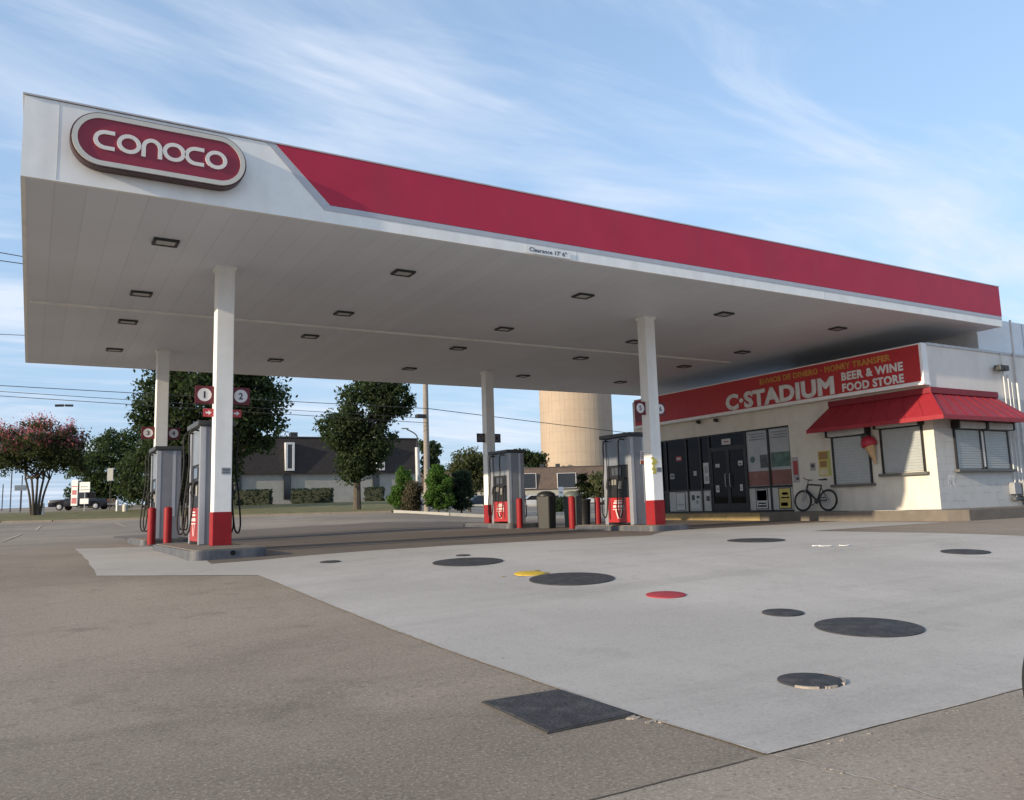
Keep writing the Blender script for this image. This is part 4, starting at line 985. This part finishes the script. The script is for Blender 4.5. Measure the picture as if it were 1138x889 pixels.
poster('small pale sticker at eye height on the left shop door', 8.52, 8.72, 1.85, 1.97, pw, ((.1, .3, .9, .6, gm2),), XF+.045)
poster('small pale sticker on the right edge of the shop door', 7.42, 7.62, 1.86, 2.02, pw, ((.2, .2, .7, .5, pd),), XF+.025)
poster('pale square sticker low on the left shop door', 8.60, 8.76, .98, 1.22, pw, ((.2, .3, .8, .7, gm2),), XF+.045)
poster('narrow pale sticker low on the right shop door', 7.50, 7.62, 1.0, 1.22, pw, ((.2, .2, .7, .5, gm2),), XF+.045)
poster('red and white sticker high in the widest left window', 10.45, 10.75, 2.2, 2.38, pr, ((.15, .3, .85, .7, pw),), XF+.055)
poster('dim grey price card in the middle of the widest left window', 10.9, 11.12, 1.55, 1.75, gm2, ((.2, .3, .8, .7, pd),), XF+.055)
poster('small pale card at mid height in the second narrow bay', 9.7, 9.85, 1.62, 1.78, pw, ((.2, .3, .8, .7, gm2),), XF+.055)
poster('white rounded notice in the glass above the shop door', 7.92, 8.34, 2.62, 2.82, pw, ((.2, .4, .8, .6, pr),))
poster('narrow pale poster hanging at the right end of the glazing', 5.06, 5.32, 1.18, 1.98, mat('poster_grey', (.40, .36, .36), .5), ((.2, .3, .9, .85, pr), (.5, .1, .95, .2, pd)), XF-.003)
poster('tall yellow and brown poster left of the lower shutter', 3.86, 4.30, 1.33, 2.10, py, ((.08, .66, .8, .95, mat('poster_brown', (.30, .17, .06), .5)), (.12, .36, .7, .6, MATS['poster_brown']), (.08, .06, .75, .3, mat('poster_cream', (.60, .52, .34), .5)), (.82, .02, .98, .98, mat('poster_lime', (.36, .42, .12), .5))), XF-.003)
poster('small grey notice left of the tall yellow poster', 4.42, 4.62, 1.52, 1.76, mat('poster_dim', (.34, .33, .30), .5), ((.2, .4, .8, .8, pd),), XF-.003)

# shutters
def shutter(a0, a1, z0, z1, axis, label, roll=True):
    if axis == 'x': fn = lambda s, d, z: (XF-d, s, z)
    else: fn = lambda s, d, z: (s, YS-.004-d, z)
    P = shop
    o_ = MB()
    def bx(mb, s0, s1, d0, d1, q0, q1, bev=0):
        A = fn(s0, d0, q0); B = fn(s1, d1, q1); mb.box([min(A[i], B[i]) for i in range(3)], [max(A[i], B[i]) for i in range(3)], bev)
    n = 16; hh = (z1-z0)/n
    for k in range(n): bx(o_, a0, a1, .012+.010*0, .030, z0+k*hh+.007, z0+(k+1)*hh-.007, .006)
    bx(o_, a0, a1, .003, .014, z0, z1)
    sh = shop_build(o_, 'shutter', shutter_grey, label=label)
    f_ = MB(); bx(f_, a0-.06, a0-.002, .003, .05, z0-.02, z1); bx(f_, a1+.002, a1+.06, .003, .05, z0-.02, z1); bx(f_, a0-.06, a1+.06, .003, .055, z1+.001, z1+.03)
    shop_build(f_, 'guide_rail', frame_dark, sh)
    f_ = MB(); bx(f_, a0-.14, a1+.14, .003, .14, z0-.10, z0-.025, .01); shop_build(f_, 'sill', mat('sill_dark', (.12, .12, .115), .6), sh)
    if roll:
        f_ = MB(); bx(f_, a0-.05, a1+.05, .003, .22, z1+.035, z1+.22, .03); shop_build(f_, 'roller_box', mat('roller_box', (.50, .51, .50), .5), sh)
        f_ = MB(); bx(f_, a0-.12, a0-.052, .003, .24, z1+.02, z1+.25, .02); shop_build(f_, 'roller_end', frame_dark, sh)
        f_ = MB(); bx(f_, a1+.052, a1+.12, .003, .24, z1+.02, z1+.25, .02); shop_build(f_, 'roller_end', frame_dark, sh)
shutter(2.52, 3.70, 1.08, 2.44, 'x', 'lower shutter on the front')
shutter(.88, 2.06, 1.32, 2.54, 'x', 'upper shutter near the corner')
shutter(22.02, 23.18, 1.36, 2.42, 'y', 'left shutter on the side')
shutter(23.42, 24.58, 1.36, 2.42, 'y', 'right shutter on the side')
MB_ = MB(); MB_.box((23.245, YS-.05, 1.4), (23.355, YS-.005, 2.4), .01); shop_build(MB_, 'shutter_post', wall_white)
# awning round the corner
ZA1, ZA0 = 3.41, 2.70; XE, YE = 20.35, -.24; YL, XR = 4.05, 24.35
aw = MB()
V = [(XF-.003, 3.72, ZA1), (XF-.003, YS-.006, ZA1), (24.75-.5, YS-.006, ZA1), (XE, YL, ZA0), (XE, YE, ZA0), (XR+.55, YE, ZA0-.02), (XF-.003, YL+.1, ZA0+.02), (XR+.55, YS-.006, ZA0)]
for f_ in ((0, 1, 4, 3), (1, 2, 5, 4), (6, 0, 3), (2, 7, 5)): aw._add([V[i] for i in f_], [range(len(f_))])
bmesh.ops.remove_doubles(aw.b, verts=aw.b.verts, dist=1e-4)
bmesh.ops.recalc_face_normals(aw.b, faces=aw.b.faces)
bmesh.ops.solidify(aw.b, geom=aw.b.faces[:], thickness=.03)
awn = shop_build(aw, 'awning', awning_red)
va = MB(); va.box((XE-.012, YE-.012, ZA0-.10), (XE+.02, YL, ZA0+.012)); va.box((XE+.021, YE-.012, ZA0-.10), (XR+.55, YE+.02, ZA0+.012)); shop_build(va, 'valance', awning_red, awn)
va = MB(); va.box((XF-.07, YS-.075, ZA1-.02), (XF-.004, 3.74, ZA1+.15), .01); va.box((XF-.003, YS-.075, ZA1-.02), (24.3, YS-.006, ZA1+.15), .01); shop_build(va, 'top_band', mat('band_red', (.22, .018, .028), .6), awn)
rs_ = MB(); rb = MB(); rb.tube([(XF-.01, YS-.02, ZA1+.01), (XE, YE, ZA0+.01)], .025, 6)
for k in range(1, 8):
    f_ = k/8; y = YS+(3.72-YS)*f_; yb = YE+(YL-YE)*f_; rb.tube([(XF-.01, y, ZA1+.004), (XE, yb, ZA0+.012)], .010, 5)
    x = XF+(24.25-XF)*f_; xb = XE+(XR+.55-XE)*f_; rs_.tube([(x, YS-.012, ZA1+.004), (xb, YE, ZA0+.012)], .010, 5)
shop_build(rb, 'awning_seam', awning_red, awn); shop_build(rs_, 'awning_seam', awning_red, awn)
# services on the side wall
sv = MB()
for x, z0, z1 in ((24.72, .5, 4.75), (24.95, .75, 4.1), (25.12, .6, 3.9)): sv.tube([(x, YS-.05, z0), (x, YS-.05, z1)], .018, 8)
sv.tube([(25.40, YS-.06, .3), (25.40, YS-.06, 5.8)], .032, 10)
shop_build(sv, 'conduit', mat('conduit_grey', (.60, .60, .58), .5, .2), smooth=True)
sv = MB(); sv.box((24.45, YS-.17, .62), (24.80, YS-.006, .95), .01); sv.box((24.9, YS-.2, .55), (25.5, YS-.006, 1.0), .01)
shop_build(sv, 'meter_box', mat('meter_grey', (.30, .31, .32), .5, .2))
sv = MB(); sv.tube([(24.5, YS-.09, .48), (25.6, YS-.09, .48)], .04, 8); sv.lathe([(.07, 0), (.07, .1)], 14, fn=lambda p, q, h: (24.55+p, YS-.16+h, .48+q)); sv.tube([(25.0, YS-.09, .3), (25.0, YS-.09, .6)], .04, 8)
shop_build(sv, 'gas_pipe', mat('pipe_dark', (.11, .12, .13), .5, .3), smooth=True)
gr_ = MB(); random.seed(5)
for k in range(7):
    x = 21.55+.05*k; gr_.ribbon([(x, 1.18), (x+.06*math.sin(k*1.7), .95-.05*(k % 3))], .022, lambda p, q, h: (p, YS-.006-h, q), .0, .002)
shop_build(gr_, 'graffiti', mat('scrawl', (.70, .70, .68), .7))
fl_ = thing('security_light', 'twin head security floodlight high on the side wall of the shop', 'floodlight', (24.45, YS-.006, 4.28))
MB().box((-.05, -.06, -.05), (.05, 0, .05), .01).build('base', dark_metal, fl_)
for x in (-.13, .13): MB().box((x-.10, -.26, -.10), (x+.10, -.07, .06), .02).build('lamp_head', dark_metal, fl_)
for px, nm in ((775.5, 'left'), (795, 'right')):
    q = on_axis(px, 469 if nm == 'left' else 467, 0, XF-.12)
    t = thing('security_camera', f'small dark camera under the shop sign, {nm} of the two', 'security camera', (XF, q.y, q.z))
    MB().tube([(0, 0, .06), (-.10, 0, .05), (-.13, 0, .0)], .014, 8).build('bracket', dark_metal, t)
    MB().tube([(-.06, .10, .02), (-.16, -.10, -.03)], .055, 12).build('housing', black_plastic, t, smooth=True)

# shop sign
XS = 20.83
ss = thing('shop_sign', 'long red banner sign with white and yellow lettering on the shop front', 'shop sign', (XS, .5, 3.66))
MB().box((.012, 0, 0), (.262, 12.2, 1.10), .01).build('case', white_paint, ss)
MB().box((0, .06, .06), (.0115, 12.15, 1.06)).build('face', sign_red, ss)
MB().box((-.05, -.03, -.05), (.262, 12.2, -.002)).build('ledge', white_paint, ss)
MB().box((0.0115, -.0125, .0), (.262, -.001, 1.10)).build('end_cap', white_paint, ss)
MB().box((-.006, 10.9, .2), (-.001, 12.1, .92)).build('faded_patch', mat('patch_dark', (.17, .02, .028), .5, var=.2, vscale=3), ss)
def sgn(x0, z0): return lambda x, y, z: (-.001-z, x0-x, z0+y)
Lw = mat('letter_white', (.70, .69, .67), .6, var=.14, vscale=4); Ly = mat('letter_yellow', (.56, .26, .06), .6, var=.25, vscale=4)
text_mesh('lettering', 'C\u00b7STADIUM', 4.42, .56, sgn(7.72-.5, .07), .02, Lw, ss, .05, 1.06)
text_mesh('lettering', 'ENVIOS DE DINERO \u00b7 MONEY TRANSFER', 4.75, .19, sgn(6.15-.5, .76), .012, Ly, ss, .04, 1.08)
text_mesh('lettering', 'BEER & WINE', 1.98, .25, sgn(3.03-.5, .42), .014, Lw, ss, .04, 1.1)
text_mesh('lettering', 'FOOD STORE', 1.98, .25, sgn(3.03-.5, .09), .014, Lw, ss, .04, 1.1)

# ice cream cone sign
q = on_axis(967, 497, 0, XF-.16)
ic = thing('ice_cream_sign', 'moulded ice cream cone with red scoop hung between the shutters', 'ice cream sign', q)
MB().lathe([(.02, -.46), (.13, .02), (.14, .05), (.10, .06)], 18).build('cone', mat('wafer', (.50, .33, .17), .7, var=.15, vscale=20), ic, smooth=True)
MB().lathe([(.06, .02), (.16, .02), (.19, .07), (.185, .16), (.14, .25), (.06, .30), (.01, .31)], 20).build('scoop', mat('scoop_red', (.42, .03, .05), .45), ic, smooth=True)
MB().lathe([(.02, .27), (.115, .26), (.12, .33), (.07, .40), (.01, .42)], 16, (.02, .03, 0)).build('topping', mat('topping_dark', (.04, .03, .03), .45), ic, smooth=True)
MB().box((.12, -.02, .05), (.158, .02, .15)).build('wall_bracket', dark_metal, ic)
ic.rotation_euler = (math.radians(-16), 0, 0); ic.scale = (1, 1.2, 1.12)

# bicycle
BX = XF-.30
yf = on_axis(891.5, 555.8, 0, BX).y; yr = on_axis(916.6, 555.8, 0, BX).y-.09
bike = thing('bicycle', 'black mountain bicycle leaning on the shop wall beside the glazing', 'bicycle', (BX, (yf+yr)/2, SZ))
hw = (yf-yr)/2; WR = .325
black_frame = mat('bike_black', (.02, .02, .022), .35, var=.1)
def bw(y):
    f2 = lambda r_, a: (0, y+r_*math.cos(a), WR+r_*math.sin(a))
    ty = MB(); ty.tube([f2(WR-.025, 2*math.pi*k/40) for k in range(41)], .033, 8, cap=False); w_ = ty.build('wheel', rubber, bike, smooth=True)
    sp2 = MB(); sp2.tube([f2(WR-.055, 2*math.pi*k/40) for k in range(41)], .009, 6, cap=False); sp2.build('rim', rim_m, w_, smooth=True)
    sp2 = MB()
    for k in range(18):
        a = 2*math.pi*k/18; sp2.tube([(.03*(1 if k % 2 else -1), y, WR), f2(WR-.06, a)], .003, 4)
    sp2.tube([(-.05, y, WR), (.05, y, WR)], .022, 8); sp2.build('spokes', silver, w_)
bw(hw); bw(-hw)
bb = (0, -.07, .30); st_ = (0, -.22, .78); hd_ = (0, hw-.17, .82); hd2 = (0, hw-.13, .66); ra = (0, -hw, WR); fa = (0, hw, WR)
f_ = MB()
for a, b, r_ in ((bb, st_, .023), (bb, hd2, .03), (st_, hd_, .024), (hd_, hd2, .028)): f_.tube([a, b], r_, 8)
for x in (-.055, .055): f_.tube([(x*.3, *bb[1:]), (x, *ra[1:])], .010, 6); f_.tube([(0, -.2, .72), (x, *ra[1:])], .009, 6)
f_.build('frame', black_frame, bike, smooth=True)
f_ = MB()
for x in (-.05, .05): f_.tube([(x, *hd2[1:]), (x, *fa[1:])], .014, 8)
f_.tube([(-.05, *hd2[1:]), (.05, *hd2[1:])], .014, 8); f_.build('fork', mat('fork_grey', (.3, .3, .3), .4, .4), bike, smooth=True)
f_ = MB(); f_.tube([hd_, (0, hw-.19, .96)], .014, 8); f_.tube([(-.30, hw-.26, .99), (-.10, hw-.17, .97), (.10, hw-.17, .97), (.16, hw-.20, .98)], .012, 8); f_.build('handlebar', black_frame, bike, smooth=True)
f_ = MB(); f_.tube([st_, (0, -.27, .93)], .013, 8); f_.build('seat_post', silver, bike)
MB().prism([(-.12, 0), (-.11, .05), (.02, .035), (.14, .03), (.14, .0)], lambda p, q, h: (h, -.27+p, .93+q), -.055, .055, .015).build('saddle', black_plastic, bike, smooth=True)
f_ = MB(); f_.lathe([(.085, -.005), (.085, .005)], 20, fn=lambda p, q, h: (-.03+h, bb[1]+p, bb[2]+q)); f_.tube([(-.05, *bb[1:]), (-.06, bb[1]+.12, bb[2]-.12)], .010, 6); f_.tube([(.05, *bb[1:]), (.06, bb[1]-.12, bb[2]+.12)], .010, 6)
f_.build('crank', dark_metal, bike)
f_ = MB()
for s_ in (-1, 1): f_.box((s_*.10-.045, bb[1]-s_*-.12*-1-.04 if 0 else bb[1]+(.12 if s_ < 0 else -.12)-.04, bb[2]+(-.12 if s_ < 0 else .12)-.012), (s_*.10+.045, bb[1]+(.12 if s_ < 0 else -.12)+.04, bb[2]+(-.12 if s_ < 0 else .12)+.012))
f_.build('pedals', black_plastic, bike)
bike.rotation_euler = (0, math.radians(7), 0)

# ------------------------------------------------------------------ lids and litter on the forecourt
def lid(x, y, r, label, m_=iron, rim=True, dz=.008):
    t = thing('manhole_cover', label, 'manhole cover', (x, y, G(x, y)+dz), 0)
    sx_ = (G(x+.3, y)-G(x-.3, y))/.6; sy_ = (G(x, y+.3)-G(x, y-.3))/.6
    t.rotation_euler = (math.atan(sy_), -math.atan(sx_), 0)
    MB().lathe([(r, -.02), (r, .006), (r*.97, .008), (.01, .009)], 48).build('lid', m_, t, smooth=True)
    if rim and r > .6: MB().ribbon([((r+.018)*math.cos(2*math.pi*k/48), (r+.018)*math.sin(2*math.pi*k/48)) for k in range(48)], .034, lambda p, q, h: (p, q, h), -.015, .008, closed=True).build('rim', mat('lid_rim', (.20, .19, .18), .7, var=.3, vscale=9), t)
    return t
lid(6.04, -8.12, .40, 'large black lid at the right of the forecourt, widest of all')
chip_lid = lid(4.32, -8.97, .185, 'black lid with a pale chipped edge nearest the camera')
ce = MB(); random.seed(8)
for a0, a1 in ((-2.9, -2.2), (-2.0, -1.55), (-1.2, -.55), (-.3, .25)):
    n_ = 8; ang_ = [a0+(a1-a0)*k/n_ for k in range(n_+1)]
    inn_ = [(.180*math.cos(a), .180*math.sin(a)) for a in ang_]; out_ = [((.19+random.uniform(.002, .012))*math.cos(a), (.19+random.uniform(.002, .012))*math.sin(a)) for a in ang_]
    ce.prism(inn_+out_[::-1], lambda p, q, h: (p, q, h), -.01, .0095)
ce.build('chipped_edge', mat('chip_pale', (.33, .285, .24), .85, var=.3, vscale=30), chip_lid)
lid(5.83, -4.33, .50, 'large black lid beside the yellow painted cap')
lid(5.69, -1.95, .50, 'large black lid left of the yellow painted cap')
lid(10.85, -2.53, .47, 'black lid near the front right pump island')
lid(6.03, -7.28, .175, 'small black lid just behind the widest lid')
lid(11.21, -5.89, .30, 'black lid at the far right of the pale concrete')
lid(4.18, -.42, .15, 'small dark lid right of the front left island')
lid(6.05, -1.1, .11, 'small dark lid beside the farthest large lid')
t = lid(5.91, -5.89, .20, 'red painted fill cap in the pale concrete', mat('cap_red', (.36, .035, .045), .55, var=.2, vscale=14)); t['category'] = 'fill cap'
t = lid(5.70, -3.60, .19, 'yellow painted fill cap in the pale concrete', mat('cap_yellow', (.60, .40, .04), .6, var=.25, vscale=18)); t['category'] = 'fill cap'
sc_ = MB(); random.seed(9)
for k in range(26):
    a = random.uniform(0, 6.28); r_ = random.uniform(.20, .36); x = 5.70+r_*math.cos(a)*1.1; y = -3.6+r_*math.sin(a); s_ = random.uniform(.012, .04)
    sc_._add([(x+s_*math.cos(b), y+s_*math.sin(b)*.7, G(x, y)+.0105) for b in np.linspace(0, 5.2, 6)], [range(6)])
sc_.build('paint_splash', MATS['cap_yellow'], kind='structure')
P = [(2.53, -8.22), (3.02, -8.24), (3.03, -8.92), (2.50, -8.93)]
hp = thing('cover_plate', 'square black cover plate in the brown paving beside the slab edge', 'cover plate', (2.77, -8.58, G(2.77, -8.58)+.004))
hp.rotation_euler = (math.atan((G(2.77, -8.3)-G(2.77, -8.9))/.6), -math.atan((G(3.07, -8.58)-G(2.47, -8.58))/.6), 0)
MB().prism([(p[0]-2.77, p[1]+8.58) for p in P], lambda p, q, h: (p, q, h), -.02, .010).build('plate', iron, hp)
MB().ribbon([(p[0]-2.77, p[1]+8.58) for p in P], .03, lambda p, q, h: (p, q, h), -.02, .006, closed=True).build('frame', mat('plate_frame', (.07, .065, .06), .7, var=.3), hp)
lw = MB(); random.seed(4)
for k in range(7):
    x = 10.74+random.uniform(-.17, .17); y = -4.1-random.uniform(-.17, .17); r_ = random.uniform(.05, .11)
    lw.prism([(x+r_*random.uniform(.6, 1.1)*math.cos(b), y+r_*random.uniform(.5, .9)*math.sin(b)) for b in np.linspace(0, 5.5, 8)], lambda p, q, h: (p-10.74, q+4.1, h), .002, .012)
o = lw.build('paper_litter', chalk_white); o.location = (10.74, -4.1, G(10.74, -4.1)+.006); tag(o, 'scraps of white paper flattened on the pale concrete', 'litter')
# crumbs of mortar where the slab edge has broken
random.seed(17)
def crumbs(name, path, n, smin, smax, spread):
    for k in range(n):
        t_ = random.random(); i_ = min(int(t_*(len(path)-1)), len(path)-2); f_ = t_*(len(path)-1)-i_
        x = path[i_][0]*(1-f_)+path[i_+1][0]*f_+random.uniform(-spread, spread); y = path[i_][1]*(1-f_)+path[i_+1][1]*f_+random.uniform(-spread, spread)
        q_ = random.uniform(smin, smax); a0 = random.uniform(0, 6); mb = MB()
        pts = [(x+q_*random.uniform(.5, 1.1)*math.cos(a0+b)*1.6, y+q_*random.uniform(.4, .9)*math.sin(a0+b)) for b in np.linspace(0, 5.4, 7)]
        g_ = G(x, y); mb.prism(pts, lambda p, q, h: (p, q, g_+h), -.004, .0065)
        mb.build(name, MATS['chip_pale'], kind='structure')
crumbs('mortar_patch', [(2.96, -8.80), (3.05, -9.10)], 9, .008, .026, .03)
crumbs('mortar_patch', [(3.2, -9.82), (4.6, -9.83)], 8, .004, .012, .012)
crumbs('mortar_patch', [(3.12, -10.0), (3.3, -11.2)], 6, .004, .012, .012)
# wheel standing at the right edge
wc = at(1256, 768, 2.96); wr = .355
wt = thing('vehicle_wheel', 'black tyre of a wheel standing at the right edge of the forecourt', 'wheel', (wc.x, wc.y, G(wc.x, wc.y)), ang)
f2 = lambda a, b, c: (a, c-.11, wr+b)
MB().lathe([(.22, .015), (.30, .0), (.345, .03), (.355, .07), (.355, .15), (.345, .19), (.30, .22), (.22, .205)], 56, fn=f2).build('tyre', rubber, wt, smooth=True)
MB().lathe([(.222, .03), (.222, .19)], 40, fn=f2).build('rim', rim_m, wt, smooth=True)
